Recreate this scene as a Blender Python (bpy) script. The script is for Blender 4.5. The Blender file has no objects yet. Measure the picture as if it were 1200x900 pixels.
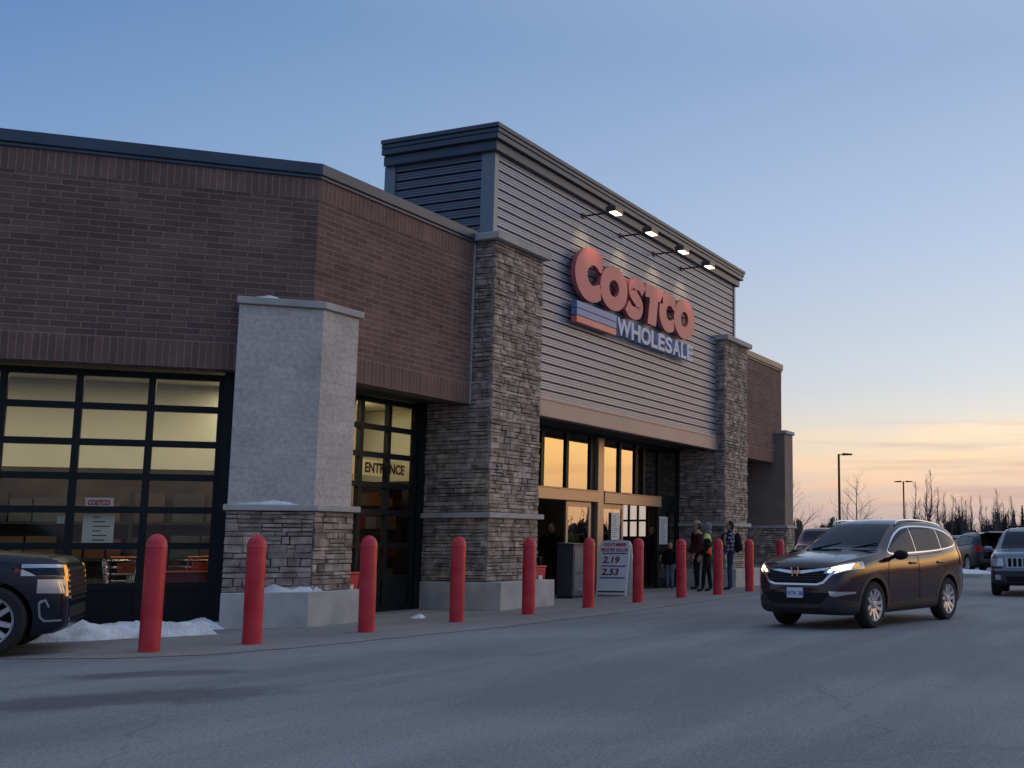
import bpy, bmesh, math, random
from mathutils import Vector, Matrix
R = math.radians
rng = random.Random(7)
scene = bpy.context.scene
COL = scene.collection

# ------------------------------------------------------------------ helpers
def tag(o, label=None, cat=None, group=None, kind=None):
    if label: o['label'] = label
    if cat: o['category'] = cat
    if group: o['group'] = group
    if kind: o['kind'] = kind
    return o

def empty(name, loc=(0, 0, 0), rz=0.0, scale=1.0):
    o = bpy.data.objects.new(name, None)
    COL.objects.link(o)
    o.location = loc; o.rotation_euler = (0, 0, rz); o.scale = (scale,) * 3
    o.empty_display_size = 0.3
    return o

class MB:
    """collects faces for ONE mesh object"""
    def __init__(self, T=None):
        self.v = []; self.f = []; self.uv = []; self.mi = []; self.T = T
    def p(self, q):
        return tuple(self.T(q)) if self.T else tuple(q)
    def face(self, pts, uv=None, mi=0):
        b = len(self.v)
        self.v += [self.p(q) for q in pts]
        self.f.append(tuple(range(b, b + len(pts))))
        self.uv.append(uv if uv else [(0, 0)] * len(pts)); self.mi.append(mi)
    def raw(self, verts, faces, mi=0):
        b = len(self.v)
        self.v += [self.p(q) for q in verts]
        for f in faces:
            self.f.append(tuple(i + b for i in f)); self.uv.append([(0, 0)] * len(f)); self.mi.append(mi)
    def box(self, x0, x1, y0, y1, z0, z1, mi=0, uvo=(0, 0)):
        b = len(self.v)
        c = [(x0, y0, z0), (x1, y0, z0), (x1, y1, z0), (x0, y1, z0), (x0, y0, z1), (x1, y0, z1), (x1, y1, z1), (x0, y1, z1)]
        self.v += [self.p(q) for q in c]
        for f, ax in (((0, 1, 5, 4), 1), ((2, 3, 7, 6), 1), ((1, 2, 6, 5), 0), ((3, 0, 4, 7), 0), ((4, 5, 6, 7), 2), ((3, 2, 1, 0), 2)):
            self.f.append(tuple(b + i for i in f)); self.mi.append(mi)
            u = []
            for i in f:
                q = c[i]
                u.append((q[0] + uvo[0], q[2] + uvo[1]) if ax == 1 else ((q[1] + uvo[0], q[2] + uvo[1]) if ax == 0 else (q[0], q[1])))
            self.uv.append(u)
    def tube(self, p0, p1, r0, r1=None, n=8, caps=True, mi=0):
        if r1 is None: r1 = r0
        p0 = Vector(p0); p1 = Vector(p1); d = (p1 - p0)
        if d.length < 1e-6: return
        d.normalize()
        a = d.orthogonal().normalized(); c = d.cross(a)
        V = []
        for pp, r in ((p0, r0), (p1, r1)):
            for i in range(n):
                t = 2 * math.pi * i / n
                V.append(pp + a * (r * math.cos(t)) + c * (r * math.sin(t)))
        F = [(i, (i + 1) % n, n + (i + 1) % n, n + i) for i in range(n)]
        if caps: F += [tuple(range(n - 1, -1, -1)), tuple(range(n, 2 * n))]
        self.raw(V, F, mi)
    def path(self, pts, r, n=8, mi=0):
        for a, b in zip(pts[:-1], pts[1:]): self.tube(a, b, r, r, n, True, mi)
    def lathe(self, prof, c=(0, 0, 0), n=20, mi=0, axis='z'):
        V = []; F = []
        for r, z in prof:
            for i in range(n):
                t = 2 * math.pi * i / n
                q = (r * math.cos(t), r * math.sin(t), z)
                if axis == 'y': q = (q[0], q[2], q[1])
                if axis == 'x': q = (q[2], q[0], q[1])
                V.append((q[0] + c[0], q[1] + c[1], q[2] + c[2]))
        for k in range(len(prof) - 1):
            for i in range(n):
                F.append((k * n + i, k * n + (i + 1) % n, (k + 1) * n + (i + 1) % n, (k + 1) * n + i))
        F.append(tuple(range(n - 1, -1, -1))); F.append(tuple(range((len(prof) - 1) * n, len(prof) * n)))
        self.raw(V, F, mi)
    def prism(self, pts, vec, mi=0):
        n = len(pts); v = Vector(vec)
        V = [Vector(q) for q in pts] + [Vector(q) + v for q in pts]
        F = [(i, (i + 1) % n, n + (i + 1) % n, n + i) for i in range(n)] + [tuple(range(n - 1, -1, -1)), tuple(range(n, 2 * n))]
        self.raw(V, F, mi)
    def ellipsoid(self, c, rx, ry, rz, n=12, m=8, mi=0):
        prof = [(max(1e-4, math.sin(math.pi * k / m)), -math.cos(math.pi * k / m)) for k in range(m + 1)]
        V = []; F = []
        for r, z in prof:
            for i in range(n):
                t = 2 * math.pi * i / n
                V.append((c[0] + rx * r * math.cos(t), c[1] + ry * r * math.sin(t), c[2] + rz * z))
        for k in range(m):
            for i in range(n):
                F.append((k * n + i, k * n + (i + 1) % n, (k + 1) * n + (i + 1) % n, (k + 1) * n + i))
        self.raw(V, F, mi)
    def build(self, name, mats, parent=None, smooth=False, bevel=0.0, recalc=True, weld=False):
        me = bpy.data.meshes.new(name)
        me.from_pydata(self.v, [], self.f)
        uvl = me.uv_layers.new(name='UVMap')
        flat = [c for u in self.uv for c in u]
        k = 0
        for poly in me.polygons:
            for li in poly.loop_indices:
                uvl.data[li].uv = flat[k]; k += 1
        if not isinstance(mats, (list, tuple)): mats = [mats]
        for m in mats: me.materials.append(m)
        me.polygons.foreach_set('material_index', self.mi)
        if recalc or weld:
            bm = bmesh.new(); bm.from_mesh(me)
            if weld: bmesh.ops.remove_doubles(bm, verts=bm.verts, dist=1e-4)
            bmesh.ops.recalc_face_normals(bm, faces=bm.faces)
            bm.to_mesh(me); bm.free()
        if smooth:
            me.polygons.foreach_set('use_smooth', [True] * len(me.polygons))
        o = bpy.data.objects.new(name, me)
        COL.objects.link(o)
        if parent: o.parent = parent
        if smooth and smooth != 'full':
            try: me.set_sharp_from_angle(angle=R(40))
            except Exception: pass
        if bevel:
            md = o.modifiers.new('bevel', 'BEVEL'); md.width = bevel; md.segments = 2; md.limit_method = 'ANGLE'; md.angle_limit = R(40)
        return o

def copy_tree(o, parent=None):
    c = o.copy(); COL.objects.link(c)
    if parent is not None: c.parent = parent
    for ch in list(o.children): copy_tree(ch, c)
    return c

# ------------------------------------------------------------------ materials
def newmat(name):
    m = bpy.data.materials.new(name); m.use_nodes = True
    nt = m.node_tree; nt.nodes.clear()
    out = nt.nodes.new('ShaderNodeOutputMaterial')
    return m, nt, out

def pset(b, **k):
    for n, v in k.items():
        nm = {'col': 'Base Color', 'rough': 'Roughness', 'metal': 'Metallic', 'spec': 'Specular IOR Level', 'coat': 'Coat Weight', 'coatr': 'Coat Roughness'}[n]
        if n == 'col': v = (v[0], v[1], v[2], 1)
        b.inputs[nm].default_value = v

def mat(name, col, rough=0.6, metal=0.0, spec=0.5, coat=0.0, var=0.0, vscale=3.0, bump=0.0, bscale=60.0, emit=None, estr=0.0, island=0.0, col2=None):
    m, nt, out = newmat(name)
    b = nt.nodes.new('ShaderNodeBsdfPrincipled')
    nt.links.new(b.outputs[0], out.inputs[0])
    pset(b, col=col, rough=rough, metal=metal, spec=spec, coat=coat, coatr=0.05)
    N = nt.nodes.new; L = nt.links.new
    src = None
    if var or bump or col2:
        tc = N('ShaderNodeTexCoord')
    if var or col2:
        no = N('ShaderNodeTexNoise'); no.inputs['Scale'].default_value = vscale; no.inputs['Detail'].default_value = 6
        L(tc.outputs['Object'], no.inputs['Vector'])
        mx = N('ShaderNodeMix'); mx.data_type = 'RGBA'
        a = [max(0, c * (1 - var)) for c in col]; d = col2 if col2 else [c * (1 + var) for c in col]
        mx.inputs[6].default_value = (*a, 1); mx.inputs[7].default_value = (*d, 1)
        rp = N('ShaderNodeMapRange'); rp.inputs[1].default_value = 0.35; rp.inputs[2].default_value = 0.65
        L(no.outputs[0], rp.inputs[0]); L(rp.outputs[0], mx.inputs[0])
        L(mx.outputs[2], b.inputs['Base Color']); src = mx.outputs[2]
    if island:
        g = N('ShaderNodeNewGeometry')
        hs = N('ShaderNodeHueSaturation')
        mr = N('ShaderNodeMapRange'); mr.inputs[3].default_value = 1 - island; mr.inputs[4].default_value = 1 + island
        L(g.outputs['Random Per Island'], mr.inputs[0]); L(mr.outputs[0], hs.inputs['Value'])
        mr2 = N('ShaderNodeMapRange'); mr2.inputs[3].default_value = 0.49; mr2.inputs[4].default_value = 0.515
        ml = N('ShaderNodeMath'); ml.operation = 'FRACT'; mm = N('ShaderNodeMath'); mm.operation = 'MULTIPLY'; mm.inputs[1].default_value = 7.31
        L(g.outputs['Random Per Island'], mm.inputs[0]); L(mm.outputs[0], ml.inputs[0]); L(ml.outputs[0], mr2.inputs[0]); L(mr2.outputs[0], hs.inputs['Hue'])
        if src: L(src, hs.inputs['Color'])
        else: hs.inputs['Color'].default_value = (*col, 1)
        L(hs.outputs[0], b.inputs['Base Color'])
    if bump:
        n2 = N('ShaderNodeTexNoise'); n2.inputs['Scale'].default_value = bscale; n2.inputs['Detail'].default_value = 5
        L(tc.outputs['Object'], n2.inputs['Vector'])
        bp = N('ShaderNodeBump'); bp.inputs['Strength'].default_value = bump; bp.inputs['Distance'].default_value = 0.02
        L(n2.outputs[0], bp.inputs['Height']); L(bp.outputs[0], b.inputs['Normal'])
    if emit:
        b.inputs['Emission Color'].default_value = (*emit, 1); b.inputs['Emission Strength'].default_value = estr
    return m

def brickmat(name, c1, c2, mort, bw, bh, ms, offset=0.5, bump=0.5, rough=0.85, wear=0.34, fine=40):
    m, nt, out = newmat(name); N = nt.nodes.new; L = nt.links.new
    b = N('ShaderNodeBsdfPrincipled'); L(b.outputs[0], out.inputs[0]); pset(b, rough=rough, spec=0.3)
    uv = N('ShaderNodeUVMap'); uv.uv_map = 'UVMap'
    br = N('ShaderNodeTexBrick'); br.offset = offset
    br.inputs['Color1'].default_value = (*c1, 1); br.inputs['Color2'].default_value = (*c2, 1); br.inputs['Mortar'].default_value = (*mort, 1)
    br.inputs['Scale'].default_value = 1; br.inputs['Mortar Size'].default_value = ms; br.inputs['Mortar Smooth'].default_value = 0.2
    br.inputs['Brick Width'].default_value = bw; br.inputs['Row Height'].default_value = bh
    L(uv.outputs[0], br.inputs['Vector'])
    no = N('ShaderNodeTexNoise'); no.inputs['Scale'].default_value = 0.9; no.inputs['Detail'].default_value = 8; no.inputs['Roughness'].default_value = 0.65
    L(uv.outputs[0], no.inputs['Vector'])
    n3 = N('ShaderNodeTexNoise'); n3.inputs['Scale'].default_value = fine; n3.inputs['Detail'].default_value = 4
    L(uv.outputs[0], n3.inputs['Vector'])
    ad = N('ShaderNodeMath'); ad.operation = 'ADD'; L(no.outputs[0], ad.inputs[0]); L(n3.outputs[0], ad.inputs[1])
    mr = N('ShaderNodeMapRange'); mr.inputs[1].default_value = 0.7; mr.inputs[2].default_value = 1.3
    mr.inputs[3].default_value = 1 - wear; mr.inputs[4].default_value = 1 + wear
    L(ad.outputs[0], mr.inputs[0])
    hs = N('ShaderNodeHueSaturation'); L(mr.outputs[0], hs.inputs['Value']); L(br.outputs['Color'], hs.inputs['Color'])
    L(hs.outputs[0], b.inputs['Base Color'])
    inv = N('ShaderNodeMath'); inv.operation = 'SUBTRACT'; inv.inputs[0].default_value = 1; L(br.outputs['Fac'], inv.inputs[1])
    a2 = N('ShaderNodeMath'); a2.operation = 'MULTIPLY_ADD'; a2.inputs[1].default_value = 0.35; L(n3.outputs[0], a2.inputs[0]); L(inv.outputs[0], a2.inputs[2])
    bp = N('ShaderNodeBump'); bp.inputs['Strength'].default_value = bump; bp.inputs['Distance'].default_value = 0.012
    L(a2.outputs[0], bp.inputs['Height']); L(bp.outputs[0], b.inputs['Normal'])
    return m

def glassmat(name, tint=(0.8, 0.85, 0.85), ior=1.7, base=0.0, rough=0.0):
    m, nt, out = newmat(name); N = nt.nodes.new; L = nt.links.new
    tr = N('ShaderNodeBsdfTransparent'); tr.inputs[0].default_value = (*tint, 1)
    gl = N('ShaderNodeBsdfGlossy'); gl.inputs['Roughness'].default_value = rough; gl.inputs[0].default_value = (1, 1, 1, 1)
    fr = N('ShaderNodeFresnel'); fr.inputs[0].default_value = ior
    ad = N('ShaderNodeMath'); ad.operation = 'ADD'; ad.use_clamp = True; ad.inputs[1].default_value = base
    L(fr.outputs[0], ad.inputs[0])
    # gentle waviness of real sheets of glass
    tc = N('ShaderNodeTexCoord'); no = N('ShaderNodeTexNoise'); no.inputs['Scale'].default_value = 0.8; no.inputs['Detail'].default_value = 1
    L(tc.outputs['Object'], no.inputs['Vector'])
    bp = N('ShaderNodeBump'); bp.inputs['Strength'].default_value = 0.12; bp.inputs['Distance'].default_value = 0.02
    L(no.outputs[0], bp.inputs['Height']); L(bp.outputs[0], gl.inputs['Normal'])
    mx = N('ShaderNodeMixShader'); L(ad.outputs[0], mx.inputs[0]); L(tr.outputs[0], mx.inputs[1]); L(gl.outputs[0], mx.inputs[2])
    L(mx.outputs[0], out.inputs[0])
    return m

M = {}
M['brick'] = brickmat('brick', (0.182, 0.108, 0.088), (0.120, 0.074, 0.064), (0.23, 0.185, 0.165), 0.42, 0.102, 0.009)
M['soldier'] = brickmat('brick_soldier', (0.20, 0.116, 0.092), (0.145, 0.088, 0.072), (0.225, 0.185, 0.175), 0.105, 0.42, 0.009, offset=0.0)
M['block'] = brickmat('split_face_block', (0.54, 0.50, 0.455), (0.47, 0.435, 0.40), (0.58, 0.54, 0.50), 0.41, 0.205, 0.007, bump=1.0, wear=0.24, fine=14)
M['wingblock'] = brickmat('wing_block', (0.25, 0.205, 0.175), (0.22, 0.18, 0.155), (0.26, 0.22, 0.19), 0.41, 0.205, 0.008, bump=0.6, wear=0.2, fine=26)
M['stone'] = mat('ledge_stone', (0.35, 0.285, 0.235), rough=0.9, spec=0.2, var=0.35, vscale=5, bump=0.8, bscale=30, island=0.32, col2=(0.48, 0.40, 0.34))
M['mortar'] = mat('stone_mortar', (0.11, 0.095, 0.08), rough=0.95, spec=0.1)
M['concrete'] = mat('cast_concrete', (0.48, 0.46, 0.435), rough=0.85, spec=0.3, var=0.14, vscale=2.2, bump=0.25, bscale=35)
M['capstone'] = mat('cap_stone', (0.42, 0.40, 0.375), rough=0.8, spec=0.3, var=0.1, vscale=3, bump=0.2, bscale=30)
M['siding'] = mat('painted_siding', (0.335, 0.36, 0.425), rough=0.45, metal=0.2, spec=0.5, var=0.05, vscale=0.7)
M['shadedsiding'] = mat('shaded_side_siding', (0.135, 0.155, 0.20), rough=0.5, metal=0.3)  # same siding as the front, with the side's shade put into the colour
M['navytrim'] = mat('navy_metal_trim', (0.055, 0.075, 0.105), rough=0.35, metal=0.3, var=0.08, vscale=2)
M['greytrim'] = mat('grey_metal_trim', (0.060, 0.075, 0.105), rough=0.42, metal=0.3, var=0.08, vscale=2)
M['cornertrim'] = mat('corner_trim_metal', (0.17, 0.195, 0.225), rough=0.4, metal=0.3)
M['fascia'] = mat('tan_fascia', (0.36, 0.275, 0.25), rough=0.5, metal=0.1, var=0.06, vscale=1.5)
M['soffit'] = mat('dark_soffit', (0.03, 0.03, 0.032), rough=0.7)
M['frame'] = mat('dark_bronze_frame', (0.008, 0.011, 0.012), rough=0.5, metal=0.0, spec=0.3)
M['tanframe'] = mat('tan_anodised_frame', (0.42, 0.30, 0.22), rough=0.38, metal=0.35)
M['darkglassframe'] = mat('black_frame', (0.01, 0.01, 0.012), rough=0.4)
M['glass'] = glassmat('window_glass', (0.85, 0.85, 0.78), 1.5)
M['doorglass'] = glassmat('door_glass', (0.35, 0.33, 0.30), 1.9, 0.12)
M['cream'] = mat('cream_interior_wall', (0.64, 0.60, 0.46), rough=0.8, var=0.06, vscale=1)
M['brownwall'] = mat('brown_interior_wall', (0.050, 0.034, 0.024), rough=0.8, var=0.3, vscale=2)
M['intfloor'] = mat('interior_floor', (0.12, 0.11, 0.10), rough=0.5)
M['roof'] = mat('roof_membrane', (0.25, 0.25, 0.25), rough=0.9)
M['redbin'] = mat('dark_red_panel', (0.22, 0.012, 0.02), rough=0.5)
M['red'] = mat('red_plastic_sleeve', (0.50, 0.012, 0.028), rough=0.42, spec=0.5, var=0.0, vscale=3.2, col2=(0.60, 0.040, 0.060), bump=0.06, bscale=30)
M['snow'] = mat('snow', (0.60, 0.60, 0.62), rough=0.75, spec=0.2, vscale=5, col2=(0.84, 0.86, 0.90), bump=1.0, bscale=22)
M['black'] = mat('black_metal', (0.012, 0.012, 0.013), rough=0.5)
M['lampmetal'] = mat('lamp_housing', (0.11, 0.09, 0.07), rough=0.4, metal=0.6)
M['lamplit'] = mat('lit_lamp', (0.9, 0.8, 0.6), emit=(1.0, 0.82, 0.50), estr=5.0)
M['poledark'] = mat('dark_pole', (0.035, 0.030, 0.028), rough=0.6)
M['bark'] = mat('bark', (0.075, 0.055, 0.045), rough=0.9, var=0.3, vscale=5)
M['barkgrey'] = mat('bark_grey', (0.10, 0.078, 0.068), rough=0.9, var=0.25, vscale=5)
M['hedge'] = mat('twig_mass', (0.050, 0.038, 0.036), rough=0.95, island=0.4)
M['conifer'] = mat('conifer', (0.022, 0.030, 0.022), rough=0.9, island=0.4)

# ------------------------------------------------------------------ sky, sun
SUN_AZ = -36.0            # degrees from +X (the facade's direction), clockwise is negative: low sunset beyond the car park
SUN_EL = 2.5
def sky():
    w = bpy.data.worlds.new('World'); scene.world = w; w.use_nodes = True
    nt = w.node_tree; nt.nodes.clear(); N = nt.nodes.new; L = nt.links.new
    out = N('ShaderNodeOutputWorld'); bg = N('ShaderNodeBackground'); L(bg.outputs[0], out.inputs[0])
    bg.inputs[1].default_value = 0.10
    tc = N('ShaderNodeTexCoord')
    sep = N('ShaderNodeSeparateXYZ'); L(tc.outputs['Generated'], sep.inputs[0])
    def math_(op, a=None, b=None, c=None, clamp=False):
        n = N('ShaderNodeMath'); n.operation = op; n.use_clamp = clamp
        for i, x in enumerate((a, b, c)):
            if x is None: continue
            if isinstance(x, (int, float)): n.inputs[i].default_value = x
            else: L(x, n.inputs[i])
        return n.outputs[0]
    el = math_('MULTIPLY', math_('ARCSINE', sep.outputs[2]), 180 / math.pi)     # degrees of elevation
    elf = math_('DIVIDE', el, 90.0, clamp=True)
    az = math_('ARCTAN2', sep.outputs[1], sep.outputs[0])
    d = math_('COSINE', math_('SUBTRACT', az, R(SUN_AZ)))                       # 1 towards the sunset, -1 away
    def ramp(stops):
        r = N('ShaderNodeValToRGB'); L(math_('POWER', elf, 0.5), r.inputs[0])
        e = r.color_ramp.elements
        while len(e) > 1: e.remove(e[-1])
        for i, (deg, c) in enumerate(stops):
            x = (max(deg, 0) / 90.0) ** 0.5
            if i == 0: e[0].position = x; e[0].color = (*c, 1)
            else:
                q = e.new(x); q.color = (*c, 1)
        return r.outputs[0]
    # colours are radiance; three vertical gradients: towards the sunset, a third of the way round, and away from it
    SUNC = ramp([(0, (.60, .36, .24)), (2, (1.2, .66, .32)), (5, (2.5, 1.42, .36)), (8, (1.8, 1.2, .52)), (12, (.95, .84, .70)), (20, (.60, .66, .74)), (35, (.40, .48, .64)), (90, (.36, .44, .62))])
    MIDC = ramp([(0, (.45, .36, .37)), (1.3, (.55, .42, .39)), (2.5, (.72, .53, .43)), (3.9, (.88, .66, .47)), (5.2, (.86, .71, .54)), (6.4, (.72, .69, .64)), (8, (.62, .65, .685)), (11, (.53, .595, .69)), (15, (.43, .53, .69)), (24, (.285, .395, .585)), (42, (.36, .44, .61)), (90, (.36, .44, .62))])
    AWAY = ramp([(0, (.22, .20, .26)), (4, (.24, .25, .34)), (9, (.24, .30, .44)), (16, (.15, .275, .51)), (25, (.075, .185, .415)), (47, (.27, .35, .52)), (90, (.36, .44, .62))])
    def mix(f, a, b):
        m = N('ShaderNodeMix'); m.data_type = 'RGBA'; L(f, m.inputs[0]); L(a, m.inputs[6]); L(b, m.inputs[7]); return m.outputs[2]
    def mr(x, a, b, smooth=True):
        n = N('ShaderNodeMapRange'); n.inputs[1].default_value = a; n.inputs[2].default_value = b
        if smooth: n.interpolation_type = 'SMOOTHSTEP'
        L(x, n.inputs[0]); return n.outputs[0]
    f1 = mr(d, math.cos(R(98)), math.cos(R(42)), False)
    f2 = mr(d, math.cos(R(40)), math.cos(R(6)))
    c = mix(f2, mix(f1, AWAY, MIDC), SUNC)
    # low cloud streaks near the horizon
    mp = N('ShaderNodeCombineXYZ')
    L(math_('MULTIPLY', az, 5.5), mp.inputs[0]); L(math_('MULTIPLY_ADD', el, 0.95, math_('MULTIPLY', az, 1.2)), mp.inputs[1])
    no = N('ShaderNodeTexNoise'); no.inputs['Scale'].default_value = 1.0; no.inputs['Detail'].default_value = 7; no.inputs['Roughness'].default_value = 0.55
    L(mp.outputs[0], no.inputs['Vector'])
    band = math_('MULTIPLY', mr(el, 0.3, 2.0), math_('SUBTRACT', 1.0, mr(el, 5.4, 6.6)))
    band = math_('MULTIPLY', band, mr(d, math.cos(R(95)), math.cos(R(40))))
    cl = math_('MULTIPLY', mr(no.outputs[0], 0.46, 0.66), band)
    cm = N('ShaderNodeMix'); cm.data_type = 'RGBA'; cm.blend_type = 'MULTIPLY'
    L(cl, cm.inputs[0]); L(c, cm.inputs[6]); cm.inputs[7].default_value = (1.15, 1.04, 0.91, 1)
    no2 = N('ShaderNodeTexNoise'); no2.inputs['Scale'].default_value = 1.0; no2.inputs['Detail'].default_value = 5
    mp2 = N('ShaderNodeCombineXYZ'); L(math_('MULTIPLY', az, 4.5), mp2.inputs[0]); L(math_('MULTIPLY_ADD', el, 1.2, 11.0), mp2.inputs[1]); L(mp2.outputs[0], no2.inputs['Vector'])
    cl2 = math_('MULTIPLY', mr(no2.outputs[0], 0.47, 0.68), band)
    cm2 = N('ShaderNodeMix'); cm2.data_type = 'RGBA'; cm2.blend_type = 'MULTIPLY'
    L(cl2, cm2.inputs[0]); L(cm.outputs[2], cm2.inputs[6]); cm2.inputs[7].default_value = (0.83, 0.78, 0.82, 1)
    # a share of the physical twilight sky
    st = N('ShaderNodeTexSky'); st.sky_type = 'NISHITA'; st.sun_disc = False
    st.sun_elevation = R(SUN_EL); st.sun_rotation = R(90 - SUN_AZ); st.altitude = 100
    sc = N('ShaderNodeVectorMath'); sc.operation = 'SCALE'; sc.inputs['Scale'].default_value = 9.6; L(cm2.outputs[2], sc.inputs[0])
    s2 = N('ShaderNodeVectorMath'); s2.operation = 'SCALE'; s2.inputs['Scale'].default_value = 0.10; L(st.outputs[0], s2.inputs[0])
    ad = N('ShaderNodeVectorMath'); ad.operation = 'ADD'; L(sc.outputs[0], ad.inputs[0]); L(s2.outputs[0], ad.inputs[1])
    L(ad.outputs[0], bg.inputs[0])
    sl = bpy.data.lights.new('sun', 'SUN'); sl.energy = 0.15; sl.angle = R(38); sl.color = (1.0, 0.70, 0.52)
    so = bpy.data.objects.new('sun', sl); COL.objects.link(so)
    dirv = Vector((math.cos(R(SUN_AZ)) * math.cos(R(5)), math.sin(R(SUN_AZ)) * math.cos(R(5)), math.sin(R(5))))
    so.rotation_euler = dirv.to_track_quat('Z', 'Y').to_euler(); so.location = dirv * 60 + Vector((0, 0, 20))
sky()
vs = scene.view_settings
vs.view_transform = 'Standard'; vs.look = 'None'; vs.gamma = 1; vs.exposure = 0.22; vs.use_curve_mapping = False

cam = bpy.data.cameras.new('camera'); co = bpy.data.objects.new('camera', cam); COL.objects.link(co)
co.location = (0, 0, 1.30); co.rotation_euler = (R(90 + 7.93), 0, R(22.1 - 90))
cam.sensor_width = 36; cam.sensor_fit = 'HORIZONTAL'; cam.lens = 1328 / 1200 * 36; cam.shift_x = -250 / 1200; cam.shift_y = 0.001
cam.clip_start = 0.1; cam.clip_end = 3000
scene.camera = co

# ------------------------------------------------------------------ ground
def groundmat(name, c_a, c_b, c_light, lscale, stain):
    m, nt, out = newmat(name); N = nt.nodes.new; L = nt.links.new
    b = N('ShaderNodeBsdfPrincipled'); L(b.outputs[0], out.inputs[0]); pset(b, rough=0.85, spec=0.25)
    tc = N('ShaderNodeTexCoord')
    mpg = N('ShaderNodeMapping'); mpg.inputs['Rotation'].default_value = (0, 0, R(-8)); mpg.inputs['Scale'].default_value = (0.28, 1.0, 1)
    L(tc.outputs['Object'], mpg.inputs[0])
    n1 = N('ShaderNodeTexNoise'); n1.inputs['Scale'].default_value = lscale; n1.inputs['Detail'].default_value = 9; n1.inputs['Roughness'].default_value = 0.62
    L(mpg.outputs[0], n1.inputs['Vector'])
    n2 = N('ShaderNodeTexNoise'); n2.inputs['Scale'].default_value = 38; n2.inputs['Detail'].default_value = 4; n2.inputs['Roughness'].default_value = 0.7; L(tc.outputs['Object'], n2.inputs['Vector'])
    n3 = N('ShaderNodeTexNoise'); n3.inputs['Scale'].default_value = 0.16; n3.inputs['Detail'].default_value = 6; L(tc.outputs['Object'], n3.inputs['Vector'])
    vo = N('ShaderNodeTexVoronoi'); vo.inputs['Scale'].default_value = 160; L(tc.outputs['Object'], vo.inputs['Vector'])
    def mr(x, a, b_, lo=0, hi=1):
        n = N('ShaderNodeMapRange'); n.inputs[1].default_value = a; n.inputs[2].default_value = b_; n.inputs[3].default_value = lo; n.inputs[4].default_value = hi; L(x, n.inputs[0]); return n.outputs[0]
    def mix(f, a, b_):
        q = N('ShaderNodeMix'); q.data_type = 'RGBA'; L(f, q.inputs[0])
        for i, x in ((6, a), (7, b_)):
            if isinstance(x, tuple): q.inputs[i].default_value = (*x, 1)
            else: L(x, q.inputs[i])
        return q.outputs[2]
    mp4 = N('ShaderNodeMapping'); mp4.inputs['Rotation'].default_value = (0, 0, R(-5)); mp4.inputs['Scale'].default_value = (0.035, 0.9, 1); L(tc.outputs['Object'], mp4.inputs[0])
    n4 = N('ShaderNodeTexNoise'); n4.inputs['Scale'].default_value = 1.0; n4.inputs['Detail'].default_value = 5; L(mp4.outputs[0], n4.inputs['Vector'])
    n5 = N('ShaderNodeTexNoise'); n5.inputs['Scale'].default_value = 9; n5.inputs['Detail'].default_value = 6; n5.inputs['Roughness'].default_value = 0.7; L(tc.outputs['Object'], n5.inputs['Vector'])
    sm = N('ShaderNodeMath'); sm.operation = 'ADD'; L(mr(n1.outputs[0], 0.36, 0.64, -.25, .75), sm.inputs[0])
    sm2 = N('ShaderNodeMath'); sm2.operation = 'ADD'; L(mr(n4.outputs[0], 0.38, 0.62, -.35, .45), sm2.inputs[0]); L(mr(n5.outputs[0], 0.35, 0.65, -.22, .22), sm2.inputs[1])
    L(sm2.outputs[0], sm.inputs[1]); sm.use_clamp = True
    c = mix(sm.outputs[0], c_a, c_b)
    c = mix(mr(n3.outputs[0], 0.48, 0.7, 0, 0.75), c, c_light)
    g = N('ShaderNodeHueSaturation'); L(c, g.inputs['Color'])
    gv = N('ShaderNodeMath'); gv.operation = 'MULTIPLY'; L(mr(n2.outputs[0], 0.25, 0.75, 0.55, 1.45), gv.inputs[0]); L(mr(vo.outputs['Color'], 0, 1, 0.86, 1.14), gv.inputs[1])
    L(gv.outputs[0], g.inputs['Value'])
    # thin wandering cracks
    vc = N('ShaderNodeTexVoronoi'); vc.feature = 'DISTANCE_TO_EDGE'; vc.inputs['Scale'].default_value = 0.22
    nw = N('ShaderNodeTexNoise'); nw.inputs['Scale'].default_value = 1.6; nw.inputs['Detail'].default_value = 6; L(tc.outputs['Object'], nw.inputs['Vector'])
    vm = N('ShaderNodeVectorMath'); vm.operation = 'MULTIPLY_ADD'; vm.inputs[1].default_value = (0.9, 0.9, 0); L(nw.outputs['Color'], vm.inputs[0]); L(tc.outputs['Object'], vm.inputs[2])
    L(vm.outputs[0], vc.inputs['Vector'])
    ck = mr(vc.outputs['Distance'], 0.0, 0.006, stain, 0)
    c2 = mix(ck, g.outputs[0], (0.03, 0.03, 0.032))
    L(c2, b.inputs['Base Color'])
    bp = N('ShaderNodeBump'); bp.inputs['Strength'].default_value = 0.5; bp.inputs['Distance'].default_value = 0.01
    L(n2.outputs[0], bp.inputs['Height']); L(bp.outputs[0], b.inputs['Normal'])
    return m
M['asphalt'] = groundmat('worn_asphalt', (0.190, 0.189, 0.193), (0.265, 0.262, 0.263), (0.31, 0.306, 0.304), 0.7, 0.22)
M['apron'] = groundmat('salted_concrete', (0.235, 0.222, 0.210), (0.285, 0.268, 0.252), (0.32, 0.30, 0.285), 0.9, 0.3)
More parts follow.
